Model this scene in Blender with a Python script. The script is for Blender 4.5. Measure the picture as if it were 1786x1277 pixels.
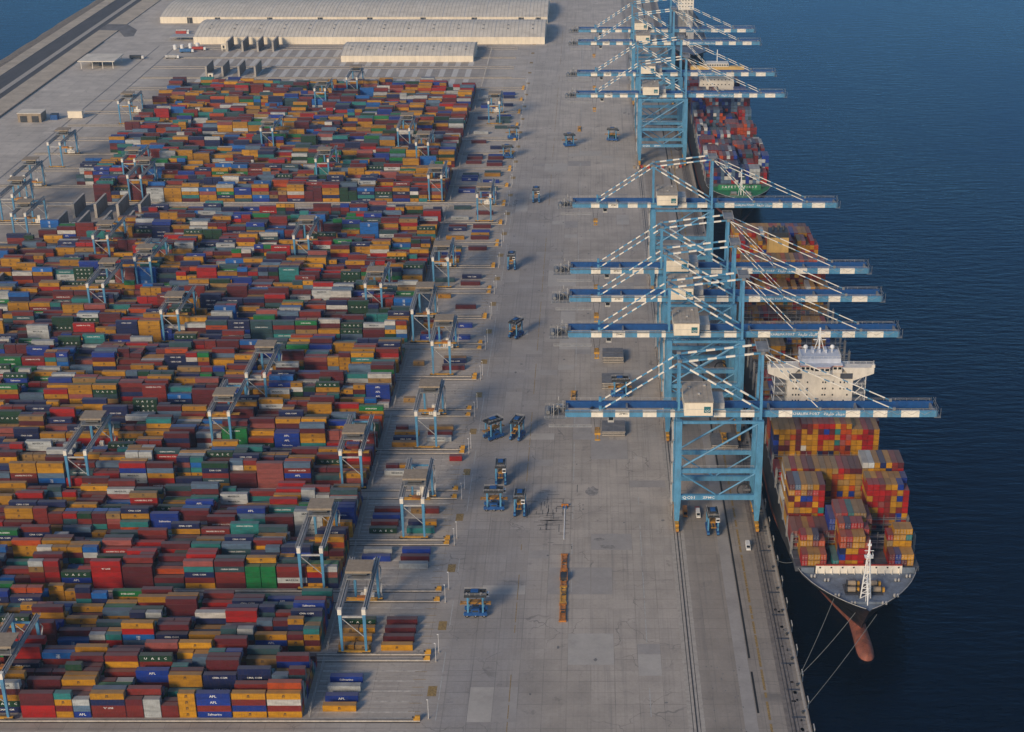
import bpy, math, random
import numpy as np
from mathutils import Vector, Matrix
R = math.radians
sc = bpy.context.scene
for o in list(bpy.data.objects): bpy.data.objects.remove(o)
COL = sc.collection

# ------------------------------------------------------------------ camera, sky, sun, exposure
H = 342.0
cam = bpy.data.objects.new('camera', bpy.data.cameras.new('camera')); COL.objects.link(cam)
cam.location = (0, 0, H); cam.rotation_euler = (R(90 - 23.498), 0, 0)
cam.data.sensor_width = 36; cam.data.lens = 2721 / 1786 * 36
cam.data.shift_x = -137 / 1786; cam.data.clip_start = 1; cam.data.clip_end = 60000
sc.camera = cam
SUN_EL, SUN_AZ = 24, 30            # elevation; degrees left of straight behind the camera
w = bpy.data.worlds.new('World'); sc.world = w; w.use_nodes = True
nt = w.node_tree
sky = nt.nodes.new('ShaderNodeTexSky'); sky.sky_type = 'NISHITA'; sky.sun_disc = False
sky.sun_elevation = R(SUN_EL); sky.sun_rotation = R(180 + SUN_AZ); sky.dust_density = 0.8; sky.air_density = 1.0; sky.ozone_density = 4.0
nt.links.new(sky.outputs[0], nt.nodes['Background'].inputs[0]); nt.nodes['Background'].inputs[1].default_value = 0.108
sl = bpy.data.lights.new('sun', 'SUN'); sl.energy = 2.9; sl.angle = R(14.0); sl.color = (1.0, 0.79, 0.54)
so = bpy.data.objects.new('sun', sl); COL.objects.link(so)
dirv = Vector((math.sin(R(SUN_AZ)) * math.cos(R(SUN_EL)), math.cos(R(SUN_AZ)) * math.cos(R(SUN_EL)), -math.sin(R(SUN_EL))))
so.rotation_euler = dirv.to_track_quat('-Z', 'Y').to_euler()
vs = sc.view_settings; vs.view_transform = 'Standard'; vs.look = 'None'; vs.gamma = 1; vs.exposure = 0.16

rnd = random.Random(7)
# ------------------------------------------------------------------ materials
MATS = {}
def nmat(name):
    m = bpy.data.materials.new(name); m.use_nodes = True; MATS[name] = m
    return m, m.node_tree, m.node_tree.nodes['Principled BSDF']
def N(t, typ, **kw):
    n = t.nodes.new(typ)
    for k, v in kw.items(): setattr(n, k, v)
    return n
def math_(t, op, a, b=None, c=None):
    n = N(t, 'ShaderNodeMath', operation=op)
    for i, x in enumerate((a, b, c)):
        if x is None: continue
        if isinstance(x, (int, float)): n.inputs[i].default_value = x
        else: t.links.new(x, n.inputs[i])
    return n.outputs[0]
def mixc(t, f, a, b, bt='MIX'):
    n = N(t, 'ShaderNodeMix', data_type='RGBA', blend_type=bt)
    for s, x in ((n.inputs[0], f), (n.inputs[6], a), (n.inputs[7], b)):
        if isinstance(x, (int, float)): s.default_value = x
        elif isinstance(x, tuple): s.default_value = x + (1,) if len(x) == 3 else x
        else: t.links.new(x, s)
    return n.outputs[2]
def ramp(t, v, lo, hi, a=0.0, b=1.0):
    n = N(t, 'ShaderNodeMapRange'); n.clamp = True
    t.links.new(v, n.inputs[0])
    for i, x in zip((1, 2, 3, 4), (lo, hi, a, b)): n.inputs[i].default_value = x
    return n.outputs[0]
def noise(t, vec, scale, detail=3, rough=.6):
    n = N(t, 'ShaderNodeTexNoise'); n.inputs['Scale'].default_value = scale
    n.inputs['Detail'].default_value = detail; n.inputs['Roughness'].default_value = rough
    t.links.new(vec, n.inputs['Vector']); return n.outputs['Fac']
def scaled(t, vec, s):
    n = N(t, 'ShaderNodeVectorMath', operation='MULTIPLY'); t.links.new(vec, n.inputs[0]); n.inputs[1].default_value = s
    return n.outputs[0]
def pos(t): return N(t, 'ShaderNodeNewGeometry').outputs['Position']

def mat(name, col, rough=.6, var=.25, scale=.5, metal=0.0, dirt=(.10, .085, .07), dirtamt=.25, stretch=(1, 1, .4)):
    """weathered paint or concrete: two noises vary the tone, a third adds patches of dirt"""
    m, t, b = nmat(name)
    p = scaled(t, pos(t), stretch)
    n1 = noise(t, p, scale); n2 = noise(t, p, scale * 7, 2)
    v = math_(t, 'ADD', ramp(t, n1, .3, .7, 1 - var, 1 + var * .6), ramp(t, n2, .3, .7, -var * .35, var * .35))
    c = mixc(t, 1.0, col, v, 'MULTIPLY')
    n3 = noise(t, p, scale * .6, 5, .7)
    c = mixc(t, ramp(t, n3, .52, .75, 0, dirtamt), c, dirt)
    t.links.new(c, b.inputs['Base Color']); b.inputs['Roughness'].default_value = rough; b.inputs['Metallic'].default_value = metal
    return m

crane_blue = mat('crane_blue_paint', (.080, .255, .42), .5, .22, dirt=(.13, .10, .08), dirtamt=.4)
crane_dark = mat('dark_blue_paint', (.010, .075, .25), .5, .2)
crane_white = mat('white_crane_paint', (.82, .76, .65), .5, .12)
cream = mat('cream_cladding', (.80, .70, .54), .6, .10, .15)
cream_roof = mat('dusty_cream_roof', (.66, .60, .50), .8, .14, .1)
rib = mat('roof_rib', (.50, .455, .385), .8, .2, .2)  # darker than the roof, so shadow lines along the ribs sit in the colour
house_roof = mat('dusty_house_roof', (.40, .345, .275), .8, .2, .2)
tan = mat('tan_trolley_roof', (.30, .235, .165), .8, .2)
yellow = mat('safety_yellow', (.52, .27, .03), .5, .3)
dull_yellow = mat('dull_yellow_paint', (.34, .165, .02), .6, .4)
orange = mat('orange_frame_paint', (.46, .165, .022), .5, .3)
steel = mat('grey_steel', (.20, .20, .20), .5, .3)
steel_light = mat('light_grey_steel', (.42, .41, .39), .5, .25)
dark = mat('dark_machinery', (.035, .037, .04), .5, .4)
black = mat('black_rubber', (.012, .012, .012), .8, .3)
glass = mat('dark_glass', (.012, .016, .02), .12, .2)
white = mat('white_paint', (.76, .75, .72), .45, .1)
offwhite = mat('ship_white_paint', (.74, .68, .58), .5, .10)
shiproof = mat('ship_grey_white_paint', (.55, .58, .64), .5, .10)
red_boot = mat('red_antifouling', (.25, .075, .042), .75, .5, .35, dirt=(.12, .07, .05), dirtamt=.6)
hull_black = mat('black_hull_paint', (.010, .011, .014), .4, .4, .1)
deck_grey = mat('blue_grey_deck', (.150, .185, .235), .6, .35, .25)
deck_green = mat('green_deck', (.020, .20, .075), .6, .35, .25)
hatch_grey = mat('hatch_cover_grey', (.16, .155, .155), .6, .3, .3)
hatch_dark = mat('dark_hatch_deck', (.065, .07, .085), .6, .4, .3)
concrete_wall = mat('concrete_wall', (.235, .195, .155), .85, .25, .3)
rail_mat = mat('rusty_rail_and_shade_strip', (.055, .048, .044), .5, .3)
beam_pale = mat('runway_beam', (.50, .45, .385), .8, .2)
sleeper = mat('pale_rail_beam', (.40, .36, .31), .8, .2)
lane_strip = mat('pale_lane_strip', (.47, .43, .375), .85, .35, .4)
mark_white = mat('white_road_paint', (.42, .42, .40), .7, .3)
mark_yellow = mat('worn_yellow_paint', (.30, .20, .07), .8, .5, 1.2)
stain = mat('oil_stain', (.19, .182, .175), .7, .5, .6)
rubber_mark = mat('rubber_marks', (.15, .142, .135), .8, .5, .8, dirt=(.30, .27, .24), dirtamt=.9)
soft_stain = mat('soft_stain', (.275, .255, .235), .8, .5, .5, dirt=(.36, .33, .30), dirtamt=.8)
patch = mat('darker_slab', (.33, .305, .28), .8, .12, .1)
patch_light = mat('lighter_slab', (.41, .38, .34), .8, .12, .1)
skyblue = mat('pale_blue_box', (.05, .16, .35), .5, .2)
teal_m = mat('emblem_teal', (.02, .14, .16), .5, .1)
cream_y = mat('yellow_funnel_paint', (.62, .40, .13), .5, .15)
redm = mat('red_trim', (.40, .045, .025), .5, .2)
rope_m = mat('mooring_rope', (.17, .18, .17), .9, .2)
ink = mat('dark_lettering', (.02, .024, .035), .5, .1)
inkw = mat('white_lettering', (.72, .72, .70), .5, .1)

# containers: colour comes from the object (single ones) or from an attribute (the far mass)
def container_mat(name, attr):
    m, t, b = nmat(name)
    if attr:
        a = N(t, 'ShaderNodeAttribute'); a.attribute_name = 'paint'; base = a.outputs['Color']
    else: base = N(t, 'ShaderNodeObjectInfo').outputs['Color']
    g = N(t, 'ShaderNodeNewGeometry'); p = g.outputs['Position']
    sep = N(t, 'ShaderNodeSeparateXYZ'); t.links.new(g.outputs['Normal'], sep.inputs[0])
    n1 = noise(t, scaled(t, p, (.25, .25, .9)), 1.0, 4); n2 = noise(t, scaled(t, p, (2.2, 2.2, .35)), 1.0, 3)
    c = mixc(t, 1.0, base, ramp(t, n1, .3, .7, .72, 1.18), 'MULTIPLY')
    c = mixc(t, ramp(t, n2, .52, .80, 0, .40), c, (.085, .045, .030))              # rust and scuffs
    up = ramp(t, sep.outputs[2], .5, .9, 0, .40)
    c = mixc(t, up, c, (.19, .163, .14))                                          # dust lying on the roofs
    t.links.new(c, b.inputs['Base Color']); b.inputs['Roughness'].default_value = .55
    return m
cont_one = container_mat('container_paint', False)
cont_all = container_mat('container_paint_mass', True)

# concrete apron
def apron_mat():
    m, t, b = nmat('apron_concrete')
    p = pos(t); s = N(t, 'ShaderNodeSeparateXYZ'); t.links.new(p, s.inputs[0]); X, Y = s.outputs[0], s.outputs[1]
    big = noise(t, p, .012, 4); mid = noise(t, p, .07, 4); fine = noise(t, p, .8, 3, .7)
    c = mixc(t, ramp(t, big, .35, .65), (.345, .305, .26), (.405, .36, .31))
    # traffic-worn lane where the straddle carriers run
    lane = math_(t, 'MULTIPLY', ramp(t, X, -66, -52), ramp(t, X, -12, -34))
    lane = math_(t, 'MULTIPLY', lane, ramp(t, mid, .2, .6, .5, 1))
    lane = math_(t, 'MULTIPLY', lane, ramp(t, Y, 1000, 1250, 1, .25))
    c = mixc(t, ramp(t, Y, 950, 1400, 0, .8), c, (.50, .45, .39))      # paler toward the far end: haze brightening painted into the colour
    c = mixc(t, math_(t, 'MULTIPLY', lane, .75), c, (.262, .25, .245))
    # under the cranes and in the yard it is browner
    quay = ramp(t, X, 36, 44)
    c = mixc(t, math_(t, 'MULTIPLY', quay, .55), c, (.185, .158, .132))
    yard = math_(t, 'MULTIPLY', ramp(t, X, -90, -104), ramp(t, X, -430, -400))
    c = mixc(t, math_(t, 'MULTIPLY', yard, .45), c, (.24, .20, .165))
    land = ramp(t, X, -395, -430)
    c = mixc(t, math_(t, 'MULTIPLY', land, ramp(t, noise(t, p, .02, 5, .65), .35, .62, .15, .75)), c, (.50, .45, .385))
    c = mixc(t, 1.0, c, ramp(t, mid, .3, .7, .86, 1.12), 'MULTIPLY')
    c = mixc(t, 1.0, c, ramp(t, fine, .3, .7, .93, 1.07), 'MULTIPLY')
    # slabs
    for step, amt in ((9.0, .05), (27.0, .055)):
        q = N(t, 'ShaderNodeVectorMath', operation='SNAP'); t.links.new(p, q.inputs[0]); q.inputs[1].default_value = (step, step * .8, 1000)
        wn = N(t, 'ShaderNodeTexWhiteNoise', noise_dimensions='2D'); t.links.new(q.outputs[0], wn.inputs['Vector'])
        c = mixc(t, 1.0, c, ramp(t, wn.outputs['Value'], 0, 1, 1 - amt, 1 + amt), 'MULTIPLY')
    def joint(v, step, wid):
        f = math_(t, 'FRACT', math_(t, 'DIVIDE', v, step)); return math_(t, 'LESS_THAN', f, wid / step)
    j = math_(t, 'MAXIMUM', joint(X, 9.0, .28), joint(Y, 7.2, .30))
    c = mixc(t, math_(t, 'MULTIPLY', j, ramp(t, noise(t, p, .05, 3), .4, .65, .12, .48)), c, (.09, .085, .08))
    # cracks
    v = N(t, 'ShaderNodeTexVoronoi', feature='DISTANCE_TO_EDGE'); v.inputs['Scale'].default_value = .045
    wv = N(t, 'ShaderNodeVectorMath', operation='ADD'); t.links.new(p, wv.inputs[0])
    nn = N(t, 'ShaderNodeTexNoise'); nn.inputs['Scale'].default_value = .15; t.links.new(p, nn.inputs['Vector'])
    sc2 = scaled(t, nn.outputs['Color'], (9, 9, 0)); t.links.new(sc2, wv.inputs[1]); t.links.new(wv.outputs[0], v.inputs['Vector'])
    crack = math_(t, 'MULTIPLY', math_(t, 'LESS_THAN', v.outputs['Distance'], .007), ramp(t, noise(t, p, .03, 2), .5, .58))
    c = mixc(t, math_(t, 'MULTIPLY', crack, .45), c, (.09, .085, .08))
    # tyre tracks running along the quay, and rubber dust
    tr = noise(t, scaled(t, p, (.75, .011, 1)), 1.0, 4, .65)
    c = mixc(t, math_(t, 'MULTIPLY', ramp(t, tr, .52, .72, 0, .42), ramp(t, X, -64, -50)), c, (.15, .142, .138))
    tx = noise(t, scaled(t, p, (.012, .5, 1)), 1.0, 3, .6)
    c = mixc(t, math_(t, 'MULTIPLY', ramp(t, tx, .55, .72, 0, .4), ramp(t, X, -36, -62)), c, (.14, .13, .125))
    o = ramp(t, noise(t, p, .11, 5, .75), .60, .72, 0, .5)
    c = mixc(t, o, c, (.095, .09, .088))
    t.links.new(c, b.inputs['Base Color']); b.inputs['Roughness'].default_value = .85
    return m
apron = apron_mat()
sand = mat('pale_sand', (.46, .39, .30), .95, .2, .06, dirtamt=.3, stretch=(1, 1, 1))
road_worn = mat('worn_asphalt', (.17, .16, .155), .95, .35, .1)
asphalt = mat('asphalt', (.075, .072, .075), .9, .25, .1, dirt=(.13, .12, .11), stretch=(1, .3, 1))
rock = mat('shore_rock', (.20, .165, .13), .95, .6, .5, stretch=(1, 1, 1))

def water_mat():
    m, t, b = nmat('sea_water'); out = t.nodes['Material Output']; t.nodes.remove(b)
    p = pos(t)
    wind = ramp(t, noise(t, scaled(t, p, (1, .45, 1)), .006, 4, .6), .35, .65)
    n1 = noise(t, scaled(t, p, (.30, 1.0, 1)), .22, 4, .6)
    n2 = noise(t, scaled(t, p, (.5, 1.0, 1)), .7, 2, .5)
    h = math_(t, 'ADD', n1, math_(t, 'MULTIPLY', n2, .22))
    bp = N(t, 'ShaderNodeBump'); bp.inputs['Distance'].default_value = 1.5
    t.links.new(ramp(t, wind, 0, 1, .30, .62), bp.inputs['Strength']); t.links.new(h, bp.inputs['Height'])
    fr = N(t, 'ShaderNodeFresnel'); fr.inputs['IOR'].default_value = 1.22; t.links.new(bp.outputs[0], fr.inputs['Normal'])
    d = N(t, 'ShaderNodeBsdfDiffuse'); d.inputs['Color'].default_value = (.0002, .0028, .0085, 1); t.links.new(bp.outputs[0], d.inputs['Normal'])
    g = N(t, 'ShaderNodeBsdfGlossy'); g.inputs['Color'].default_value = (.38, .72, 1.0, 1); g.inputs['Roughness'].default_value = .2; t.links.new(bp.outputs[0], g.inputs['Normal'])
    mx = N(t, 'ShaderNodeMixShader'); t.links.new(fr.outputs[0], mx.inputs[0]); t.links.new(d.outputs[0], mx.inputs[1]); t.links.new(g.outputs[0], mx.inputs[2])
    t.links.new(mx.outputs[0], out.inputs['Surface'])
    return m
water_m = water_mat()

# ------------------------------------------------------------------ mesh builder
class MB:
    def __init__(s): s.v = []; s.f = []; s.m = []; s.mats = []
    def mi(s, m):
        if m not in s.mats: s.mats.append(m)
        return s.mats.index(m)
    def add(s, vs, fs, m):
        n = len(s.v); s.v += [tuple(v) for v in vs]; i = s.mi(m)
        for f in fs: s.f.append([k + n for k in f]); s.m.append(i)
        return s
    def hexa(s, b, t, m):   # 4 bottom, 4 top verts, counter-clockwise from above
        return s.add(list(b) + list(t), [(3, 2, 1, 0), (4, 5, 6, 7), (0, 1, 5, 4), (1, 2, 6, 5), (2, 3, 7, 6), (3, 0, 4, 7)], m)
    def box(s, x0, x1, y0, y1, z0, z1, m):
        return s.hexa([(x0, y0, z0), (x1, y0, z0), (x1, y1, z0), (x0, y1, z0)], [(x0, y0, z1), (x1, y0, z1), (x1, y1, z1), (x0, y1, z1)], m)
    def taper(s, c0, w0, c1, w1, m):
        (x, y, z), (a, b) = c0, w0; (X, Y, Z), (A, B) = c1, w1
        return s.hexa([(x - a, y - b, z), (x + a, y - b, z), (x + a, y + b, z), (x - a, y + b, z)],
                      [(X - A, Y - B, Z), (X + A, Y - B, Z), (X + A, Y + B, Z), (X - A, Y + B, Z)], m)
    def beam(s, p, q, w, h, m):
        p, q = Vector(p), Vector(q); d = (q - p).normalized()
        up = Vector((0, 0, 1)) if abs(d.z) < .95 else Vector((0, 1, 0))
        a = d.cross(up).normalized() * (w / 2); b = a.cross(d).normalized() * (h / 2)
        r = lambda o: [o - a - b, o + a - b, o + a + b, o - a + b]
        return s.hexa(r(p), r(q), m)
    def tube(s, p, q, r, m, n=8, r2=None):
        p, q = Vector(p), Vector(q); d = (q - p).normalized(); r2 = r if r2 is None else r2
        up = Vector((0, 0, 1)) if abs(d.z) < .95 else Vector((0, 1, 0))
        a = d.cross(up).normalized(); b = a.cross(d).normalized()
        cs = [(math.cos(2 * math.pi * i / n), math.sin(2 * math.pi * i / n)) for i in range(n)]
        vs = [p + a * (r * c) + b * (r * e) for c, e in cs] + [q + a * (r2 * c) + b * (r2 * e) for c, e in cs]
        fs = [(i, (i + 1) % n, n + (i + 1) % n, n + i) for i in range(n)] + [tuple(range(n))[::-1], tuple(range(n, 2 * n))]
        return s.add(vs, fs, m)
    def rail(s, pts, h, m, post=4.0, r=.06, mid=True):   # handrail along a polyline
        for p, q in zip(pts, pts[1:]):
            p, q = Vector(p), Vector(q); L = (q - p).length; k = max(1, int(L / post))
            s.beam(p + Vector((0, 0, h)), q + Vector((0, 0, h)), r * 2, r * 2, m)
            if mid: s.beam(p + Vector((0, 0, h / 2)), q + Vector((0, 0, h / 2)), r * 1.4, r * 1.4, m)
            for i in range(k + 1):
                o = p.lerp(q, i / k); s.beam(o, o + Vector((0, 0, h)), r * 1.6, r * 1.6, m)
        return s
    def ring(s, c, R_, r, axis, m, n=16):
        for i in range(n):
            a, b = 2 * math.pi * i / n, 2 * math.pi * (i + 1) / n
            def P(t): return Vector((R_ * math.cos(t), 0, R_ * math.sin(t))) if axis == 'y' else Vector((0, R_ * math.cos(t), R_ * math.sin(t)))
            s.beam(Vector(c) + P(a), Vector(c) + P(b), r, r, m)
        return s
    def sphere(s, c, r, m, n=10, k=6):
        vs = []; fs = []
        for j in range(k + 1):
            th = math.pi * j / k
            for i in range(n):
                ph = 2 * math.pi * i / n; vs.append((c[0] + r * math.sin(th) * math.cos(ph), c[1] + r * math.sin(th) * math.sin(ph), c[2] + r * math.cos(th)))
        for j in range(k):
            for i in range(n): fs.append((j * n + i, (j + 1) * n + i, (j + 1) * n + (i + 1) % n, j * n + (i + 1) % n))
        return s.add(vs, fs, m)
    def mesh(s, name):
        me = bpy.data.meshes.new(name); me.from_pydata(s.v, [], s.f)
        for m in s.mats: me.materials.append(m)
        me.polygons.foreach_set('material_index', s.m); me.update(); return me
    def build(s, name, parent=None, loc=None, rz=0): return obj(name, s.mesh(name), parent, loc, rz)

def obj(name, data, parent=None, loc=None, rz=0):
    o = bpy.data.objects.new(name, data); COL.objects.link(o)
    if parent: o.parent = parent
    if loc is not None: o.location = loc
    o.rotation_euler = (0, 0, rz); return o
def tag(o, label=None, cat=None, group=None, kind=None):
    for k, v in (('label', label), ('category', cat), ('group', group), ('kind', kind)):
        if v: o[k] = v
    return o
def thing(name, loc, label, cat, group=None, rz=0):
    return tag(obj(name, None, None, loc, rz), label, cat, group)
def struct(o): o['kind'] = 'structure'; return o
def copy_tree(o, parent=None):
    c = o.copy(); COL.objects.link(c)
    if parent: c.parent = parent
    for ch in o.children: copy_tree(ch, c)
    return c
ONES = 'zeroth first second third fourth fifth sixth seventh eighth ninth tenth eleventh twelfth thirteenth fourteenth fifteenth sixteenth seventeenth eighteenth nineteenth'.split()
TENS = ['', '', 'twenty', 'thirty', 'forty', 'fifty', 'sixty']
def nth(n):
    if n < 20: return ONES[n]
    if n % 10 == 0: return TENS[n // 10][:-1] + 'ieth'
    return TENS[n // 10] + '-' + ONES[n % 10]
_txt = {}
def text_mesh(s, size=1.0, mat_=None, squeeze=1.0, line=.8):
    key = (s, size, mat_, squeeze)
    if key not in _txt:
        cu = bpy.data.curves.new('lettering', 'FONT'); cu.body = s; cu.size = size; cu.align_x = 'CENTER'; cu.align_y = 'CENTER'
        cu.resolution_u = 1; cu.space_line = line; cu.offset = .015 * size
        t = bpy.data.objects.new('lettering', cu)
        me = bpy.data.meshes.new_from_object(t)
        me.transform(Matrix.Diagonal((squeeze, 1, 1, 1)))
        me.transform(Matrix.Rotation(R(90), 4, 'X'))            # stands upright, faces -Y
        me.materials.clear()
        if mat_: me.materials.append(mat_)
        bpy.data.objects.remove(t); me.name = 'lettering'; _txt[key] = me
    return _txt[key]

# ------------------------------------------------------------------ the setting
sea = MB()
sea.add([(-9000, -2500, -3.5), (9000, -2500, -3.5), (9000, 16000, -3.5), (-9000, 16000, -3.5)], [(0, 1, 2, 3)], water_m)
tag(sea.build('water'), 'dark blue rippled sea beside the container quay', 'water', kind='structure')
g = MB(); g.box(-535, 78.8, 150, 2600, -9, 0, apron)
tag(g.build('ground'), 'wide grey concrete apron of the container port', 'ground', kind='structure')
g = MB()
g.box(78.8, 79.3, 150, 2600, -9, .25, concrete_wall); g.box(78.0, 78.8, 150, 2600, .004, .25, sleeper)
struct(g.build('quay_wall'))
g = MB()      # land strips on the seaward side: rocks, track, road, sand
for x0, x1, z0, m in ((-596, -579, None, rock), (-579, -566.5, .6, sand), (-566.5, -547, .35, asphalt), (-547, -541.5, .55, sleeper), (-541.5, -534.2, .38, asphalt), (-534.2, -513, .8, sand)):
    if z0 is None:
        n = 90; r2 = random.Random(3); vs_ = []; fs_ = []
        for i in range(n + 1):
            y = 150 + i * (2450 / n)
            for j, (dx, z) in enumerate(((-3, -6), (0, -3.2), (6, -1.0), (12, .3), (17.2, .6))): vs_.append((x0 + dx + r2.uniform(-1.6, 1.6) * (j < 4), y, z + r2.uniform(-.5, .5) * (j < 4)))
        for i in range(n):
            for j in range(4): fs_.append((i * 5 + j, i * 5 + j + 1, i * 5 + j + 6, i * 5 + j + 5))
        MB().add(vs_, fs_, m).build('shore_rocks').__setitem__('kind', 'structure')
    else: struct(MB().box(x0, x1, 150, 2600, -4, z0, m).build({asphalt: 'road', sand: 'sand_strip', sleeper: 'road_median'}[m]))
g = MB()
g.add([(-534, 1700, .82), (-512, 1698, .82), (-498, 1668, .03), (-489, 1672, .03), (-494, 1705, .03), (-512, 1732, .82), (-534, 1734, .82)], [(0, 1, 2, 3, 4, 5, 6)], road_worn)
struct(g.build('road_junction'))
struct(MB().box(-513, -512.2, 150, 1640, 0, 1.3, concrete_wall).build('kerb_wall'))
# crane rails, trench and painted lines on the quay
g = MB()
for x in (38.2, 73.5):
    g.box(x - 3.0, x + 3.0, 150, 2500, .004, .03, sleeper if x < 50 else mat('rail_bed', (.19, .165, .145), .8, .3))
    g.box(x - .22, x + .22, 150, 2500, .03, .14, rail_mat); g.box(x - 1.45, x - 1.2, 150, 2500, .03, .05, rail_mat); g.box(x + 1.2, x + 1.45, 150, 2500, .03, .05, rail_mat)
struct(g.build('crane_rails'))
g = MB()
for y0, y1 in ((470, 496), (505, 1180), (1195, 1900)): g.box(60.6, 61.4, y0, y1, .004, .04, black)
g.box(55.5, 60.2, 150, 1900, .003, .012, patch)
struct(g.build('cable_trench'))
g = MB(); r2 = random.Random(5)
y = 440
while y < 1500:
    L = r2.uniform(3, 14); g.box(64.4, 65.3, y, y + L, .004, .02, mark_yellow); y += L + r2.uniform(.4, 2.5)
for k in range(-1, 26):
    cy = 505.7 + 44.15 * k + 22
    g.box(-60.5, -57.2, cy - 3.2, cy + 3.2, .004, .02, mark_yellow)
    for i in range(6): g.box(-66.5, -62, cy - 12.5 + 5 * i - .12, cy - 12.5 + 5 * i + .12, .004, .02, mark_yellow)
    for i in range(-5, 6):
        g.box(-101.5, -64 - (i * 7 % 4), cy + i * 3.25 - .42, cy + i * 3.25 + .42, .004, .02, sleeper if i % 2 else lane_strip)
for x in (-56, -30, -8, 22):
    y = 430
    while y < 1700:
        L = r2.uniform(4, 22)
        if r2.random() < .55: g.box(x - .15, x + .15, y, y + L, .004, .02, mark_yellow if x in (-30,) else mark_white)
        y += L + 2
struct(g.build('painted_markings'))
g = MB()      # slabs that were recast, darker and lighter
for _ in range(70):
    x = r2.choice([-54, -45, -36, -27, -18, -9, 0, 9, 18, 27]); y = 428.4 + 7.2 * r2.randrange(0, 110); nx, ny = r2.choice((1, 1, 2)), r2.choice((1, 1, 2, 3))
    z = r2.uniform(.004, .02)
    x0, x1, y0, y1 = x + .25, min(x + 9 * nx, 35), y + .25, y + 7.2 * ny
    g.add([(x0, y0, z), (x1, y0, z), (x1, y1, z), (x0, y1, z)], [(0, 1, 2, 3)], r2.choice((patch, patch, patch_light)))
struct(g.build('recast_slabs'))
g = MB()      # tyre scrubs, oil and drain covers
def smear(x, y, a, b, n=14, z=.03):
    vs_ = [(x, y, z)] + [(x + a * math.cos(6.283 * i / n) * r2.uniform(.6, 1.15), y + b * math.sin(6.283 * i / n) * r2.uniform(.6, 1.15), z) for i in range(n)]
    g.add(vs_, [(0, 1 + i, 1 + (i + 1) % n) for i in range(n)], stain if a < 2 else soft_stain)
smear(0.5, 641, 3.6, 5.0); smear(7.5, 590, 4, 2.2); smear(3.5, 596, 3, 1.5)
for _ in range(75):
    x, y = r2.gauss(-19, 5), r2.gauss(617, 11); L = r2.uniform(2, 9); hor = r2.random() < .6
    g.box(x, x + (L if hor else .4), y, y + (.4 if hor else L), .022, .026, rubber_mark)
for _ in range(60): smear(r2.uniform(-58, 34), r2.uniform(450, 1300), r2.uniform(.4, .9), r2.uniform(.5, 1.2), 8)
for _ in range(26): smear(r2.choice((46, 50, 55)) + r2.uniform(-2, 2), r2.uniform(455, 505), .35, .45, 8)
for _ in range(70): smear(r2.uniform(74.5, 78), r2.uniform(450, 900), r2.uniform(.3, 1.1), r2.uniform(.5, 1.4), 8)
struct(g.build('tyre_marks_and_stains'))
g = MB()
for y in range(462, 900, 17):
    g.box(72.9, 78.0, y + 5.0, y + 6.1, .004, .05, hatch_dark)
struct(g.build('quay_slots'))
# yard geometry
PITCH, BASE = 44.15, 505.7
def centre(k): return BASE + PITCH * k
def sep(k): return 8.0 if k % 2 else 4.0
def near_rail(k): return centre(k) + sep(k) / 2
def far_rail(k): return centre(k + 1) - sep(k + 1) / 2
KMAX = 20
g = MB()
for k in range(-1, 26):
    xl = -445 if k < KMAX else -430
    for y in (near_rail(k), far_rail(k)):
        xe = -61.5 if k < 22 else -75
        g.box(xl, xe, y - .7, y + .7, .004, .40, beam_pale); g.box(xl, xe, y - .12, y + .12, .40, .56, rail_mat); g.box(xl, xe, y - 1.5, y - .9, .004, .03, rail_mat)  # last box: flat dark strip painting the beam's shadow line on the ground
g.box(-450, -61.5, 455.5, 459.5, .004, .05, sleeper)
struct(g.build('yard_rails'))
g = MB(); g.box(-325, -104, 1062, 1074.4, .004, .014, lane_strip); g.box(-400, -64, 1077, 1082.5, .004, .014, lane_strip)
struct(g.build('yard_aisle'))
g = MB()      # empty blocks at the far end: pale slot strips
for k in range(KMAX + 1, 25):
    for i in range(24):
        x = -375 + i * 12.7
        if x > -110: break
        g.add([(x + q, near_rail(k) + 2 if e else far_rail(k) - 2, .02) for q, e in ((0, 1), (5.2, 1), (5.2, 0), (0, 0))], [(0, 1, 2, 3)], mat('pale_paving', (.58, .55, .50), .9, .2) if 'pale_paving' not in MATS else MATS['pale_paving'])
struct(g.build('slot_strips'))
# open drains on the land side
g = MB()
for x in (-431, -449): g.box(x - .6, x + .6, 900, 1620, .004, .02, stain)
struct(g.build('drain_channels'))

# ------------------------------------------------------------------ containers
PAINT = {'mustard yellow': (.43, .215, .038), 'golden yellow': (.54, .27, .035), 'maroon': (.10, .013, .018), 'brick red': (.18, .024, .020), 'bright red': (.34, .020, .014),
         'navy blue': (.006, .014, .075), 'royal blue': (.010, .038, .25), 'sky blue': (.018, .125, .40), 'green': (.006, .165, .05), 'dark green': (.006, .042, .018),
         'teal': (.035, .19, .19), 'slate': (.032, .075, .09), 'pale grey': (.48, .50, .50), 'blue-grey': (.11, .17, .25), 'orange': (.42, .075, .016), 'white': (.62, .60, .56), 'tan': (.30, .185, .075), 'salmon': (.28, .085, .075)}
def _deep(c):
    l = .3 * c[0] + .55 * c[1] + .15 * c[2]
    return tuple(max(.003, .80 * (l + (v - l) * 1.15)) for v in c)
PAINT = {k: _deep(v) for k, v in PAINT.items()}
WYARD = dict(zip(PAINT, (17, 6, 20, 12, 7, 13, 5, 4, 4, 6, 5, 7, 5, 5, 2, 2, 3, 4)))
WMSC = {'mustard yellow': 32, 'golden yellow': 22, 'maroon': 7, 'brick red': 10, 'bright red': 13, 'orange': 8, 'royal blue': 5, 'teal': 2, 'white': 3, 'tan': 6, 'salmon': 4, 'navy blue': 4}
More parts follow.
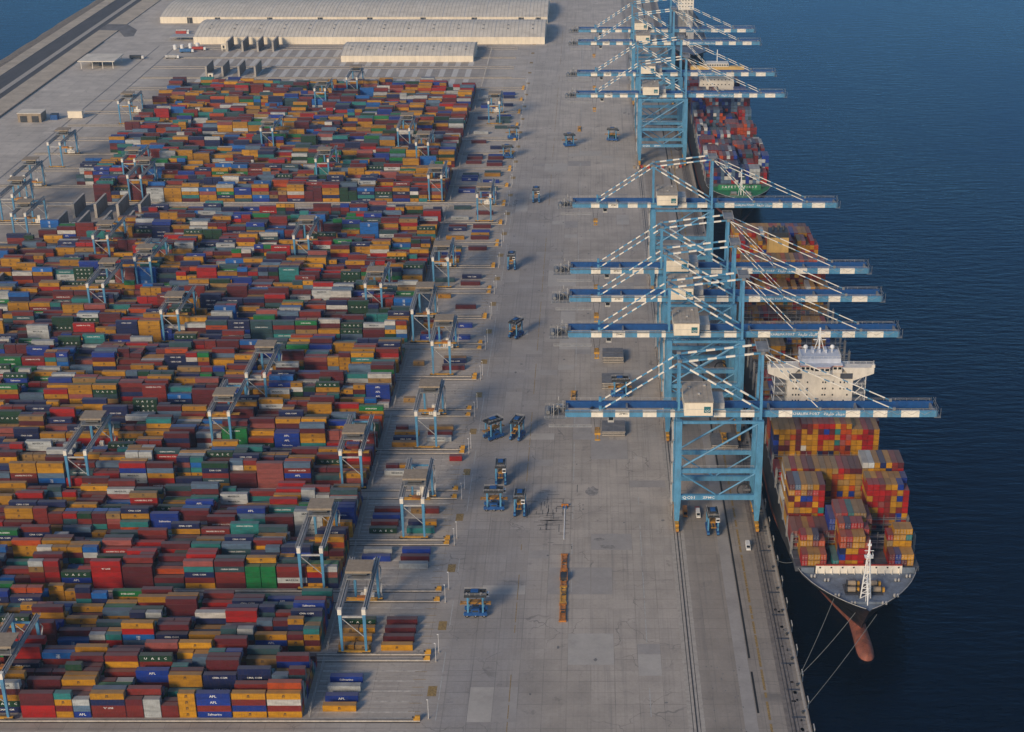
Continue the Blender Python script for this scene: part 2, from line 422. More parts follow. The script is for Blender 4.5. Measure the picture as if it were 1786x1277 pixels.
WEVER = {'bright red': 14, 'brick red': 12, 'navy blue': 16, 'royal blue': 14, 'maroon': 12, 'blue-grey': 12, 'white': 5, 'pale grey': 6, 'orange': 8, 'salmon': 6, 'slate': 6}
def pick(r, wts): return r.choices(list(wts), list(wts.values()))[0]
CH = 2.59; CW = 2.44; L40 = 12.19; L20 = 6.06
def container_body(L):
    b = MB(); m = cont_one; h = L / 2; wd = CW / 2
    for sx in (-1, 1):
        for sy in (-1, 1): b.box(min(sx * h, sx * (h - .16)), max(sx * h, sx * (h - .16)), min(sy * wd, sy * (wd - .14)), max(sy * wd, sy * (wd - .14)), 0, CH, m)
    for sy in (-1, 1):
        y0, y1 = sorted((sy * wd, sy * (wd - .08)))
        b.box(-h + .16, h - .16, y0, y1, 0, .16, m); b.box(-h + .16, h - .16, y0, y1, CH - .1, CH - .004, m)
        n = int((L - .4) / .55); x = -h + .16; st = (L - .32) / n; pr = []
        for i in range(n):
            x0 = x + i * st
            pr += [(x0, .045), (x0 + st * .25, .045), (x0 + st * .5, .012), (x0 + st * .75, .012)]
        pr.append((h - .16, .045))
        vs_ = [(px, sy * (wd - d), z) for px, d in pr for z in (.16, CH - .1)]
        fs_ = [(2 * i, 2 * i + 2, 2 * i + 3, 2 * i + 1)[::(1 if sy < 0 else -1)] for i in range(len(pr) - 1)]
        b.add(vs_, fs_, m)
    b.add([(-h + .1, -wd + .05, CH - .03), (h - .1, -wd + .05, CH - .03), (h - .1, wd - .05, CH - .03), (-h + .1, wd - .05, CH - .03)], [(0, 1, 2, 3)], m)
    b.add([(-h + .1, -wd + .05, .1), (h - .1, -wd + .05, .1), (h - .1, wd - .05, .1), (-h + .1, wd - .05, .1)], [(3, 2, 1, 0)], m)
    b.add([(-h + .03, wd - .1, .05), (-h + .03, -wd + .1, .05), (-h + .03, -wd + .1, CH - .05), (-h + .03, wd - .1, CH - .05)], [(0, 1, 2, 3)], m)
    return b.mesh('shipping_container')
def container_door(L):
    b = MB(); h = L / 2; x = h - .06
    for y0, y1 in ((-1.05, -.02), (.02, 1.05)): b.box(x - .05, x, y0, y1, .12, CH - .12, cont_one)
    for y in (-.8, -.35, .35, .8): b.box(x, x + .045, y - .03, y + .03, .1, CH - .1, steel_light)
    for y in (-.575, .575): b.box(x, x + .06, y - .25, y + .25, 1.05, 1.12, steel_light)
    return b.mesh('door')
BODY = {L40: container_body(L40), L20: container_body(L20)}; DOOR = {L40: container_door(L40), L20: container_door(L20)}
def z_mark(m):
    b = MB()
    for i in range(3):
        z = 1.75 - i * .62
        b.beam((-.9, 0, z), (.7, 0, z), .02, .16, m); b.beam((.7, 0, z), (-.2, 0, z - .32), .02, .16, m)
    return b.mesh('lettering')
def shipping_line_mark(r, colname, L):
    """lettering mesh, z offset; None for a plain container"""
    q = r.random(); big = L > 8
    if colname in ('mustard yellow', 'golden yellow', 'tan'):
        if q < .85: return text_mesh('M\nSC', 1.0, ink, 1.1, .62), 1.30
    elif colname == 'navy blue' and big:
        if q < .55: return text_mesh('CMA CGM', 1.05, inkw, 1.15), 1.35
    elif colname == 'royal blue':
        if q < .45: return text_mesh('APL', 1.35, inkw, 1.1), 1.3
        if q < .6 and big: return text_mesh('Safmarine', 1.3, inkw), 1.3
    elif colname == 'sky blue' and big:
        if q < .8: return ZM, 0
    elif colname == 'green' and big:
        if q < .85: return text_mesh('EVERGREEN', 1.0, inkw, 1.05), 1.25
    elif colname == 'dark green' and big:
        if q < .85: return text_mesh('U   A   S   C', 1.3, inkw, 1.3), 1.3
    elif colname in ('bright red', 'brick red') and big:
        if q < .10: return text_mesh('HAMBURG SÜD', 1.0, inkw, 1.15), 1.3
        if q < .14: return text_mesh('"K" LINE', 1.0, inkw), 1.5
    elif colname == 'pale grey' and big:
        if q < .7: return text_mesh('MAERSK', 1.25, ink, 1.2), 1.3
    elif colname == 'teal' and big:
        if q < .2: return text_mesh('CHINA SHIPPING', .95, inkw), 1.3
    elif colname == 'slate' and big:
        if q < .3: return text_mesh('CHINA SHIPPING', .95, inkw), 1.3
    elif colname == 'orange' and big and q < .25: return text_mesh('Hapag-Lloyd', 1.15, ink), 1.3
    return None
ZM = z_mark(inkw)
# every container: (x, y, z) base centre, length, along ('x' | 'y'), paint, mark, meta
ALL = []
def put(x, y, z, L, along, col, mark=None, label=None, pri=None): ALL.append(dict(x=x, y=y, z=z, L=L, a=along, c=col, m=mark, lab=label, pri=pri))

def tier_name(i, n):
    d = n - i
    if n == 1: return 'lying alone'
    if d == 1: return 'topmost'
    if i == 0: return 'lowest'
    return {2: 'second from top', 3: 'third from top', 4: 'fourth from top'}.get(d, 'fifth from top')
FRONT = [  # the nearest row, right to left: (length, [paint, bottom to top])
    (40, ['golden yellow', 'brick red', 'white', 'golden yellow']), (40, ['golden yellow', 'royal blue', 'brick red', 'golden yellow']),
    (40, ['royal blue', 'brick red', 'royal blue', 'royal blue']), (20, ['golden yellow'] * 4), (20, ['brick red', 'brick red']),
    (20, ['pale grey', 'pale grey', 'pale grey']), (20, ['brick red', 'brick red', 'maroon']), (40, ['brick red', 'brick red', 'navy blue', 'golden yellow']),
    (20, ['royal blue', 'blue-grey', 'pale grey']), (20, ['golden yellow', 'brick red', 'golden yellow', 'teal']), (40, ['bright red', 'bright red', 'maroon', 'maroon'])]
def left_limit(k, r):
    if k <= 9: return -420
    if k == 10: return -383
    if k == 11: return -372 if r < 4 else -316
    if k == 12: return -316
    if k == 13: return -357
    return -372 - 1.5 * (k - 14) - (k * 37 % 5) * 3
F_, PX, PY = 2721., 1030., 638.5
P_ = R(23.498); cp, sp = math.cos(P_), math.sin(P_)
def proj(X, Y, Z):
    d = Y * cp + (H - Z) * sp
    return PX + F_ * X / d, PY + F_ * ((H - Z) * cp - Y * sp) / d
def smooth_noise(seed):
    r = random.Random(seed); gx = {}
    def f(u, v):
        i, j = math.floor(u), math.floor(v); a, b = u - i, v - j
        gget = lambda p, q: gx.setdefault((p, q), r.random())
        return (gget(i, j) * (1 - a) + gget(i + 1, j) * a) * (1 - b) + (gget(i, j + 1) * (1 - a) + gget(i + 1, j + 1) * a) * b
    return f
sn = smooth_noise(11); yr = random.Random(21)
XR = -104.4
grow = 0
for k in range(-1, KMAX + 1):
    prev = None
    nrows = 12
    for r in range(nrows):
        yf = near_rail(k) + 1.75 + 2.86 * r; yc = yf + CW / 2
        slots = []
        x = XR - (0 if k < 13 else 1.2); xl = max(left_limit(k, r), -(1030 + 60) * (yc * cp + (H - 5) * sp) / F_)
        grow += 1
        if k == -1 and r == 0:
            for L, cols in FRONT:
                LL = L40 if L == 40 else L20; slots.append((x - LL / 2, LL, cols)); x -= (12.72 if L == 40 else 6.36)
            slots.append((x - L40 / 2 - 14, L40, ['maroon', 'brick red', 'maroon']))
            rows_n = [s for s in slots]
        else:
            while x - 6 > xl:
                u = sn((x + 500) / 16.0 + k * 3.1, r / 2.2 + k * 7)
                base = 1.6 + 3.0 * u + yr.gauss(0, 1.45) - (.6 if r >= 10 else 0) + (.7 if r == 0 else 0)
                n = int(max(0, min(5, round(base))))
                if k == 12 and r >= 6: n = 0
                if k == 12 and 3 <= r < 6: n = min(n, 1 if r == 5 else 2 if r == 4 else 3)
                if k == 13 and r == 0: n = max(n, yr.choice((3, 4, 4)))
                if yr.random() < .04: n = 0
                same = yr.random() < .30; c0 = pick(yr, WYARD)
                if yr.random() < .20:
                    for q in range(2):
                        nn = max(0, n - (yr.random() < .35)); cc = [c0 if same else pick(yr, WYARD) for _ in range(nn)]
                        slots.append((x - L20 / 2 - q * 6.36, L20, cc))
                else:
                    slots.append((x - L40 / 2, L40, [c0 if same else pick(yr, WYARD) for _ in range(n)]))
                x -= 12.72
        def hgt(px, rowslots):
            for sx, L, cc in rowslots or []:
                if abs(px - sx) < L / 2 + .3: return len(cc)
            return 0
        for si, (sx, L, cc) in enumerate(slots):
            n = len(cc); hp = min(hgt(sx - L * .3, prev), hgt(sx + L * .3, prev)) if prev else 0
            for i, cname in enumerate(cc):
                vis = i == n - 1 or i >= hp
                if not vis and si > 0 and not (prev is None): continue      # buried inside the stack: never seen
                px, _ = proj(sx + L / 2, yc, 0)
                lab = None; pri = None
                if k <= 1 and px > 6:
                    kind = 'long' if L == L40 else 'short'
                    where = {(-1): 'row %s from the front' % nth(r + 1)}.get(k) if k == -1 else None
                    if k == -1:
                        lab = '%s %s container, %s, %s stack from right, %s row from front' % (kind, cname, tier_name(i, n), nth(si + 1), nth(r + 1))
                        pri = yc
                    elif k == 0:
                        lab = '%s %s container, %s, %s stack from right, %s row behind first rails' % (kind, cname, tier_name(i, n), nth(si + 1), nth(r + 1)); pri = yc
                put(sx, yc, .02 + i * (CH + .015), L, 'x', cname, shipping_line_mark(yr, cname, L), lab, pri if vis else None)
        prev = slots
# containers waiting on the ground in the transfer lanes
LANES = {-1: [(1, 'A', 40, 'golden yellow'), (3, 'A', 40, 'royal blue'), (5, 'A', 40, 'pale grey'), (7, 'A', 40, 'royal blue')],
         0: [(0, 'A', 20, 'mustard yellow'), (0, 'a', 20, 'tan'), (0, 'B', 40, 'golden yellow'), (2, 'A', 40, 'mustard yellow'), (2, 'B', 40, 'maroon'), (4, 'A', 20, 'tan'), (4, 'a', 20, 'golden yellow'), (4, 'B', 40, 'maroon'), (6, 'A', 40, 'dark green'), (6, 'B', 40, 'maroon')],
         1: [(5, 'B', 40, 'pale grey'), (7, 'B', 40, 'maroon'), (7, 'A', 40, 'royal blue'), (9, 'B', 40, 'royal blue'), (9, 'A', 40, 'pale grey')],
         2: [(1, 'A', 40, 'dark green'), (1, 'B', 40, 'teal'), (3, 'A', 40, 'maroon'), (3, 'B', 20, 'navy blue'), (3, 'b', 20, 'mustard yellow'), (5, 'A', 40, 'royal blue'), (7, 'A', 40, 'brick red'), (7, 'B', 20, 'tan'), (7, 'b', 20, 'brick red')],
         3: [(4, 'A', 40, 'pale grey'), (6, 'A', 20, 'maroon'), (6, 'a', 20, 'mustard yellow'), (9, 'c', 20, 'bright red')],
         4: [(0, 'A', 40, 'mustard yellow'), (2, 'A', 40, 'navy blue'), (2, 'B', 40, 'pale grey'), (4, 'A', 40, 'mustard yellow'), (4, 'B', 40, 'maroon'), (6, 'B', 40, 'tan'), (6, 'A', 20, 'maroon')],
         5: [(2, 'A', 20, 'tan')], 6: [(2, 'B', 40, 'maroon'), (4, 'A', 20, 'tan'), (5, 'B', 40, 'navy blue'), (6, 'B', 40, 'mustard yellow')]}
lr = random.Random(4)
for k in range(7, KMAX + 1):
    LANES[k] = [(r, s, 40, pick(lr, {'royal blue': 5, 'maroon': 7, 'mustard yellow': 4, 'pale grey': 3, 'navy blue': 4, 'slate': 2})) for r in (1, 3, 5, 7, 9) for s in ('A', 'B') if lr.random() < .42]
for k, lst in LANES.items():
    for r, s, L, cname in lst:
        LL = L40 if L == 40 else L20
        x0 = {'A': -97.5, 'a': -91.0, 'B': -81.0, 'b': -74.4, 'c': -68.0}[s]; y = near_rail(k) + 3.4 + 3.0 * r
        lab = pri = None
        if k <= 2:
            lab = '%s container, %s spot, %s row of %s transfer bay from front' % (cname, 'inner' if s in 'Aa' else 'outer', nth(r + 1), nth(k + 2)); pri = 400
            if L == 20: lab = 'short ' + lab.replace(' spot', ' spot %s half' % ('right' if s in 'ab' else 'left'))
        put(x0 + LL / 2, y, .15, LL, 'x', cname, shipping_line_mark(lr, cname, LL), lab, pri)
# ship cargo
shr = random.Random(31)
base_prev = 'bright red'
def bay(x0, yfront, zbase, heights, wts, cols=None, halves=False, tall=2.72, ind=None):
    global base_prev
    """heights: {column: tiers} (40 ft) or {column: (front tiers, rear tiers)}"""
    for c, h in heights.items():
        x = x0 + c * 2.5 + CW / 2
        parts = [(h, L40, 0)] if not isinstance(h, tuple) else [(h[0], L20, 0), (h[1], L20, 6.14)]
        for n, L, dy in parts:
            base = pick(shr, wts) if not (shr.random() < (.6 if wts is WEVER else .5) and c % 4) else base_prev
            base_prev = base
            for i in range(n):
                cname = (cols or {}).get((c, i)) or (base if shr.random() < (.7 if wts is WEVER else .5) else pick(shr, wts))
                nb = heights.get(c - 1, 0); nb = min(nb) if isinstance(nb, tuple) else nb
                if i < n - 1 and dy == 0 and False: continue
                lab = pri = None
                if ind and (i >= n - 2):
                    half = '' if not isinstance(h, tuple) else (' front half' if dy == 0 else ' rear half')
                    lab = '%s container, %s, %s column from quay, %s%s' % (cname, tier_name(i, n), nth(c + 1), ind, half); pri = 500 + (0 if 'first foredeck' in ind else 40)
                put(x, yfront + dy + L / 2, zbase + i * tall, L, 'y', cname, None, lab, pri)
X1 = 82.3
G = lambda d: {c: h for rng, h in d for c in (range(rng[0], rng[1] + 1))}
b1 = {1: (2, 4), 2: (2, 4), 3: (2, 4), 4: (2, 3), 6: 1, 7: (5, 6), 8: (5, 6), 9: (5, 6), 10: (5, 6), 11: (4, 5), 15: (2, 4), 16: (2, 5), 17: (2, 5), 18: (2, 5)}
bay(X1, 543.5, 18, b1, WMSC, {(6, 0): 'teal'}, ind='first foredeck bay')
bay(X1, 558, 18, G([((0, 5), 3), ((6, 6), 5), ((7, 11), 6), ((12, 12), 5)]), WMSC, {(6, 4): 'royal blue', (6, 3): 'royal blue', (7, 5): 'salmon', (8, 5): 'bright red', (9, 5): 'teal', (10, 5): 'tan', (11, 5): 'tan', (12, 4): 'salmon'}, ind='second near-ship bay')
bay(X1, 572.5, 18, {**G([((0, 5), 8)]), **G([((13, 18), (8, 8)), ((19, 19), (7, 8))])}, WMSC, {(0, 7): 'maroon', (1, 7): 'blue-grey', (2, 7): 'mustard yellow', (3, 7): 'tan', (4, 7): 'mustard yellow', (5, 7): 'maroon'}, ind='third near-ship bay')
bay(X1, 587, 18, {**G([((0, 5), 8), ((6, 12), 8), ((13, 19), 9)])}, WMSC, {(13, 8): 'white', (14, 8): 'pale grey', (15, 8): 'mustard yellow', (16, 8): 'navy blue', (17, 8): 'mustard yellow', (18, 8): 'brick red', (19, 8): 'maroon', (6, 7): 'tan', (7, 7): 'mustard yellow', (8, 7): 'tan', (9, 7): 'bright red', (10, 7): 'brick red', (11, 7): 'maroon', (12, 7): 'maroon'}, ind='fourth near-ship bay')
bay(X1, 616, 18, G([((0, 19), 2)]), WMSC)
bay(X1, 630.5, 18, G([((0, 4), 7), ((5, 13), 8), ((14, 18), 7)]), WMSC)
bay(X1, 645, 18, G([((0, 4), 7), ((5, 13), 7), ((14, 19), 6)]), WMSC)
for yb, hs in ((692, G([((0, 4), 3), ((12, 18), 2)])), (706.5, G([((2, 6), 3), ((12, 14), 2)])), (721, G([((8, 12), 2)])), (735.5, G([((2, 6), 5), ((9, 11), 3)])), (750, G([((1, 5), 6), ((8, 10), 4), ((14, 16), 4)])), (764.5, G([((4, 8), 3)])), (779, G([((5, 9), 2), ((13, 17), 3)])), (793.5, G([((3, 8), 3)]))):
    bay(X1, yb, 20, hs, WMSC)
bay(X1, 811, 21, {c: shr.choice((5, 6, 6)) for c in range(20)}, WMSC)
bay(X1, 825.5, 21, {c: (10 if c < 18 else 9) for c in range(1, 20)}, WMSC)
bay(X1, 858, 21, {c: shr.choice((9, 10)) for c in range(0, 20)}, WMSC)
bay(X1, 872.5, 21, {c: 10 for c in range(1, 19)}, WMSC)
bay(X1, 887, 21, {c: 9 for c in range(1, 19)}, WMSC)
X2 = 81.5
bay(X2, 1058, 22, G([((2, 3), 3), ((4, 8), 5), ((9, 14), 4), ((15, 16), 3)]), WEVER)
for i in range(13):
    hs = {}
    for a, b_ in ((0, 3), (4, 8), (9, 13), (14, 17)):
        h = shr.choice((4, 5, 5, 6, 6)) if i not in (5, 8) else shr.choice((2, 3))
        if i > 9: h = 6 + shr.choice((1, 2, 2))
        for c in range(a, b_ + 1): hs[c] = max(1, h - (shr.random() < .15))
    bay(X2, 1072.5 + 14.5 * i, 22, hs, WEVER)
for i in range(5): bay(X2, 1291 + 14.5 * i, 22, G([((0, 17), shr.choice((4, 5, 6)))]), WEVER)
# the 300 that show largest are objects, the rest is one mass
cand = sorted([c for c in ALL if c['pri'] is not None], key=lambda c: c['pri'])
lanes_ = [c for c in cand if c['pri'] == 400]; ship_ = [c for c in cand if c['pri'] >= 500 and c['a'] == 'y'][:88]
yard_ = [c for c in cand if c['a'] == 'x' and c['pri'] != 400][:300 - len(lanes_) - len(ship_)]
chosen = {id(c) for c in lanes_ + ship_ + yard_}
used_lab = {}
for c in ALL:
    if id(c) not in chosen: continue
    rz = 0 if c['a'] == 'x' else -math.pi / 2
    o = obj('shipping_container', BODY[c['L']], None, (c['x'], c['y'], c['z']), rz)
    lab = c['lab'].replace('yellow container', 'yellow container')
    tag(o, lab, 'container', 'shipping containers')
    f = shr.uniform(.82, 1.15); col = tuple(min(1, v * f) for v in PAINT[c['c']]) + (1,)
    o.color = col
    d = obj('door', DOOR[c['L']], o); d.color = col
    if c['m']:
        t = obj('lettering', c['m'][0], o, (0, -CW / 2 - .012, c['m'][1]))
def mass(name, items, label):
    nb = len(items)
    corner = np.array([(-.5, -.5, 0), (.5, -.5, 0), (.5, .5, 0), (-.5, .5, 0), (-.5, -.5, 1), (.5, -.5, 1), (.5, .5, 1), (-.5, .5, 1)])
    faces = np.array([(4, 5, 6, 7), (0, 1, 5, 4), (1, 2, 6, 5), (2, 3, 7, 6), (3, 0, 4, 7), (3, 2, 1, 0)])
    r = np.random.RandomState(5)
    dims = np.array([(c['L'], CW, CH - .09) if c['a'] == 'x' else (CW - .06, c['L'], CH - .09) for c in items])
    ctr = np.array([(c['x'], c['y'], c['z']) for c in items])
    V = (corner[None] * dims[:, None] + ctr[:, None]).reshape(-1, 3)
    Fq = (faces[None] + 8 * np.arange(nb)[:, None, None]).reshape(-1, 4)
    colr = np.array([PAINT[c['c']] for c in items]) * r.uniform(.78, 1.18, (nb, 1))
    fc = np.repeat(colr, 6, 0)
    # lettering
    TV, TF, TM = [], [], []; off = len(V)
    tv = []; loops = []; starts = []; mi = []; 
    cache = {}
    for c in items:
        if not c['m'] or c['a'] != 'x' or c['y'] > 1150: continue
        me = c['m'][0]
        if me.name not in cache:
            v = np.empty(len(me.vertices) * 3); me.vertices.foreach_get('co', v)
            cache[me.name] = (v.reshape(-1, 3), [tuple(p.vertices) for p in me.polygons], 1 if me.materials[0] is inkw else 2)
        v, fs, m = cache[me.name]
        tv.append(v + np.array((c['x'], c['y'] - CW / 2 - .02, c['z'] + c['m'][1])))
        for f in fs: loops.append([i + off for i in f]); mi.append(m)
        off += len(v)
    Vall = np.concatenate([V] + tv) if tv else V
    me = bpy.data.meshes.new(name)
    tl = np.array([i for f in loops for i in f], dtype=np.int32); cnt = np.array([len(f) for f in loops], dtype=np.int32)
    L = np.concatenate([Fq.reshape(-1).astype(np.int32), tl]); counts = np.concatenate([np.full(len(Fq), 4, np.int32), cnt])
    me.vertices.add(len(Vall)); me.vertices.foreach_set('co', Vall.reshape(-1))
    me.loops.add(len(L)); me.loops.foreach_set('vertex_index', L)
    me.polygons.add(len(counts)); st = np.concatenate([[0], np.cumsum(counts)[:-1]]).astype(np.int32)
    me.polygons.foreach_set('loop_start', st); me.polygons.foreach_set('loop_total', counts)
    for m in (cont_all, inkw, ink): me.materials.append(m)
    me.polygons.foreach_set('material_index', np.concatenate([np.zeros(len(Fq), np.int32), np.array(mi, np.int32)]))
    at = me.attributes.new('paint', 'FLOAT_COLOR', 'FACE')
    full = np.ones((len(counts), 4)); full[:len(Fq), :3] = fc; at.data.foreach_set('color', full.reshape(-1))
    me.polygons.foreach_set('use_smooth', np.zeros(len(counts), bool)); me.update(); me.validate(); me.shade_flat()
    return tag(obj(name, me), label, 'containers', kind='stuff')
mass('container_stacks', [c for c in ALL if id(c) not in chosen], 'great mass of mixed shipping containers stacked farther back in yard and on the ships')

# ------------------------------------------------------------------ quay cranes
STRIPES = [(-11, 0.3, 'b'), (0.3, 5.4, 'w'), (5.4, 10.7, 'b'), (10.7, 16.8, 'w'), (16.8, 22.7, 'b'), (22.7, 28.6, 'w'), (28.6, 34.6, 'b'), (34.6, 36.6, 'w'), (36.6, 53.4, 'b'), (53.4, 58.6, 'w'), (58.6, 65, 'b'), (65, 71, 'w'), (71, 75, 'b')]
STRIPES2 = [(75, 81.5, 'b'), (81.5, 87.4, 'w'), (87.4, 110.6, 'b'), (110.6, 116.8, 'w'), (116.8, 122.5, 'b'), (122.5, 128.6, 'w'), (128.6, 134.6, 'b'), (134.6, 142.5, 'w'), (142.5, 150.2, 'b')]
CX = 55.85; LX = 17.65; GZ = 51.9; GT = 54.8; GY = 4.7; FY = 9.0
def striped(b, p, q, wd, n, first=0):
    p, q = Vector(p), Vector(q)
    for i in range(n):
        b.beam(p.lerp(q, i / n), p.lerp(q, (i + 1) / n), wd, wd, crane_white if (i + first) % 2 else crane_blue)
AR = '\uFE94\uFED4\uFEF4\uFEE0\uFEA7 \uFE80\uFE8E\uFEE8\uFEF4\uFEE3'
def make_crane(n):
    t = thing('quay_crane', (CX, 0, 0), '', 'crane', 'ship-to-shore cranes along the quay')
    for sx in (-1, 1):
        for sy in (-1, 1):
            x, y = sx * LX, sy * FY; b = MB()
            b.taper((x, y, 3.2), (.95, 1.1), (x, y, 13), (1.55, 1.3), crane_blue); b.taper((x, y, 13), (1.55, 1.3), (x, y, 52), (1.35, 1.15), crane_blue)
            b.build('leg', t)
            b = MB()
            for k in range(2):
                yy = y + sy * 0 + (k - .5) * 7.0
                b.box(x - .7, x + .7, yy - 3.2, yy + 3.2, 1.3, 2.3, yellow)
                for q in (-2.4, -.8, .8, 2.4): b.tube((x - .3, yy + q, .62), (x + .3, yy + q, .62), .5, dark, 10)
                b.box(x - .62, x + .62, yy - 3.0, yy - .3, .75, 1.28, orange); b.box(x - .62, x + .62, yy + .3, yy + 3.0, .75, 1.28, orange)
            b.box(x - .8, x + .8, y - 4.2, y + 4.2, 2.3, 3.2, yellow)
            b.build('bogie', t)
        MB().box(sx * LX - .7, sx * LX + .7, -FY + 1.3, FY - 1.3, 4.0, 5.9, crane_blue).build('sill_beam', t)
        b = MB(); b.box(sx * LX - .6, sx * LX + .6, -FY + 1.3, FY - 1.3, 49.5, 51.4, crane_blue); b.build('side_beam', t)
        b = MB(); b.tube((sx * LX, -FY + 1, 16), (sx * LX, FY - 1, 48), .45, crane_blue); b.build('side_brace', t)
    for sy in (-1, 1):
        y = sy * FY
        p = MB().box(-LX + 1.5, LX - 1.5, y - .8, y + .8, 13.6, 15.9, crane_blue).build('portal_beam', t)
        if sy < 0:
            obj('lettering', text_mesh('QC%02d' % n, 2.1, inkw, 1.1), p, (-12.5, y - .83, 14.75)); obj('lettering', text_mesh('ZPMC', 1.6, inkw, 1.25), p, (-3.8, y - .83, 14.75))
        MB().box(-LX + 1.4, LX - 1.4, y - .6, y + .6, 26.7, 28.7, crane_blue).build('tie_beam', t)
        MB().box(-LX + 1.3, LX - 1.3, y - .5, y + .5, 50.6, 51.8, crane_blue).build('top_tie', t)
        MB().tube((LX - 1.2, y, 50.3), (-LX + 1.2, y, 29.2), .48, crane_blue).build('brace', t)
        for sx in (-1, 1): MB().tube((sx * (LX - 1.2), y, 26.4), (sx * .8, y, 16.0), .38, crane_blue).build('brace', t)
        b = MB(); b.rail([(-LX + 2, y - .7 * sy, 28.7), (LX - 2, y - .7 * sy, 28.7)], 1.1, steel_light, 3.5, .05); b.build('handrail', t)
    for sy in (-1, 1):
        y = sy * GY; b = MB(); b2 = MB()
        if sy < 0:
            for lst, mb in ((STRIPES, b), (STRIPES2, b2)):
                for x0, x1, c in lst:
                    h0 = h1 = GZ
                    mb.box(x0 - CX, x1 - CX, y - .65, y + .65, GZ, GT, crane_white if c == 'w' else crane_blue)
        else:
            b.box(-11 - CX, 75 - CX, y - .65, y + .65, GZ, GT, crane_dark); b2.box(75 - CX, 150.2 - CX, y - .65, y + .65, GZ, GT, crane_dark)
        b.box(-11 - CX, 75 - CX, y + sy * .66 if sy > 0 else y - 1.5, y + 1.5 if sy > 0 else y - .66, GT - .25, GT - .15, steel)
        g1 = b.build('girder', t); g2 = b2.build('boom', t)
        if sy < 0:
            obj('lettering', text_mesh('KHALIFA PORT', 1.75, inkw, 1.0), g2, (93.4 - CX, y - .68, 53.45)); obj('lettering', text_mesh(AR, 2.1, inkw, .98), g2, (105.6 - CX, y - .68, 53.45))
            obj('lettering', text_mesh('ZPMC', 1.2, ink, 1.2), g1, (14.3 - CX, y - .68, 53.45))
        hr = MB(); hr.rail([(-9 - CX, y + sy * 1.4, GT - .1), (36 - CX, y + sy * 1.4, GT - .1)], 1.2, steel_light, 4.5, .05); hr.build('handrail', t)
        hr = MB(); hr.rail([(78 - CX, y + sy * .8, GT), (149 - CX, y + sy * .8, GT)], 1.2, steel_light, 5, .05)
        for i in range(12):    # festoon loops and lattice beside the boom
            x = 78 + i * 5.8 - CX
            hr.beam((x, y + sy * .9, GT), (x + 2.9, y + sy * .9, GT - 1.6), .1, .1, steel_light); hr.beam((x + 2.9, y + sy * .9, GT - 1.6), (x + 5.8, y + sy * .9, GT), .1, .1, steel_light)
        hr.build('handrail', t)
        # mast, apex frame and stays
        m_ = MB().box(-LX - .5, -LX + .5, y - .5, y + .5, 54.7, 77.6, crane_blue); m_.box(-LX - .9, -LX + .9, y - .8, y + .8, 77.6, 78.6, steel); m_.build('mast', t)
        a = MB(); a.beam((LX, sy * 8.0, 52), (LX, y, 82.0), 1.1, 1.1, crane_blue); a.box(LX - .9, LX + .9, y - .8, y + .8, 81.2, 82.8, steel); a.build('apex_leg', t)
        s = MB(); striped(s, (-LX, y, 77.6), (4.2 - CX, y, 55), .55, 15); s.box(4.2 - CX - .6, 4.2 - CX + .6, y - .5, y + .5, GT, 57, crane_blue); s.build('stay', t)
        s = MB(); striped(s, (-LX, y, 77.6), (LX, y, 82.0), .75, 9); s.build('stay', t)
        s = MB(); striped(s, (-LX + .6, y, 76.5), (LX - .5, y, 55.5), .75, 9); s.build('stay', t)
        for xe, wd in ((99.3, .34), (131.5, .42)):
            s = MB(); p_, q_ = Vector((LX + .4, y, 81.6)), Vector((xe - CX, y, 55.4))
            for i in range(24): s.beam(p_.lerp(q_, i / 24), p_.lerp(q_, (i + 1) / 24), wd, wd, crane_blue if i % 4 == 3 else crane_white)
            s.box(xe - CX - .6, xe - CX + .6, y - .4, y + .4, GT, 55.6, steel); s.box(xe - CX - .6, xe - CX + .6, y - .45, y + .45, GT, 56.2, steel); s.build('stay', t)
    for x in (-LX, LX): MB().box(x - .35, x + .35, -GY + .5, GY - .5, 76.6 if x < 0 else 80.6, 77.4 if x < 0 else 81.4, crane_blue).build('mast_tie', t)
    b = MB(); b.box(LX - 2.6, LX + 2.6, -GY - 1.2, GY + 1.2, 82.8, 82.95, steel); b.rail([(LX - 2.6, -GY - 1.2, 82.95), (LX + 2.6, -GY - 1.2, 82.95), (LX + 2.6, GY + 1.2, 82.95), (LX - 2.6, GY + 1.2, 82.95), (LX - 2.6, -GY - 1.2, 82.95)], 1.1, steel_light, 2, .05); b.build('apex_platform', t)
    for x in (-66, -40, 15, 22, 60, 93): MB().box(x - .4, x + .4, -GY + .66, GY - .66, GZ + .4, GT - .4, steel).build('girder_tie', t)
    mh = MB(); mh.box(-15.6, -3.4, -11, 10.5, 55.2, 61.3, cream); hs = mh.build('machinery_house', t)
    b = MB(); b.box(-15.8, -3.2, -11.2, 10.7, 61.3, 61.6, house_roof)
    for q in range(1, 6): b.box(-15.8 + q * 2.1 - .08, -15.8 + q * 2.1 + .08, -11.2, 10.7, 61.6, 61.72, house_roof)
    for (x, y) in ((-13, 4), (-9, -3), (-6, 6)): b.box(x - .5, x + .5, y - .5, y + .5, 61.72, 62.3, steel_light)
    b.rail([(-15.7, -11.1, 61.6), (-3.3, -11.1, 61.6), (-3.3, 10.6, 61.6)], 1.1, steel_light, 3, .04)
    b.build('roof', hs)
    b = MB(); b.box(-7.2, -4.3, -11.06, -11.01, 56.6, 59.5, teal_m)
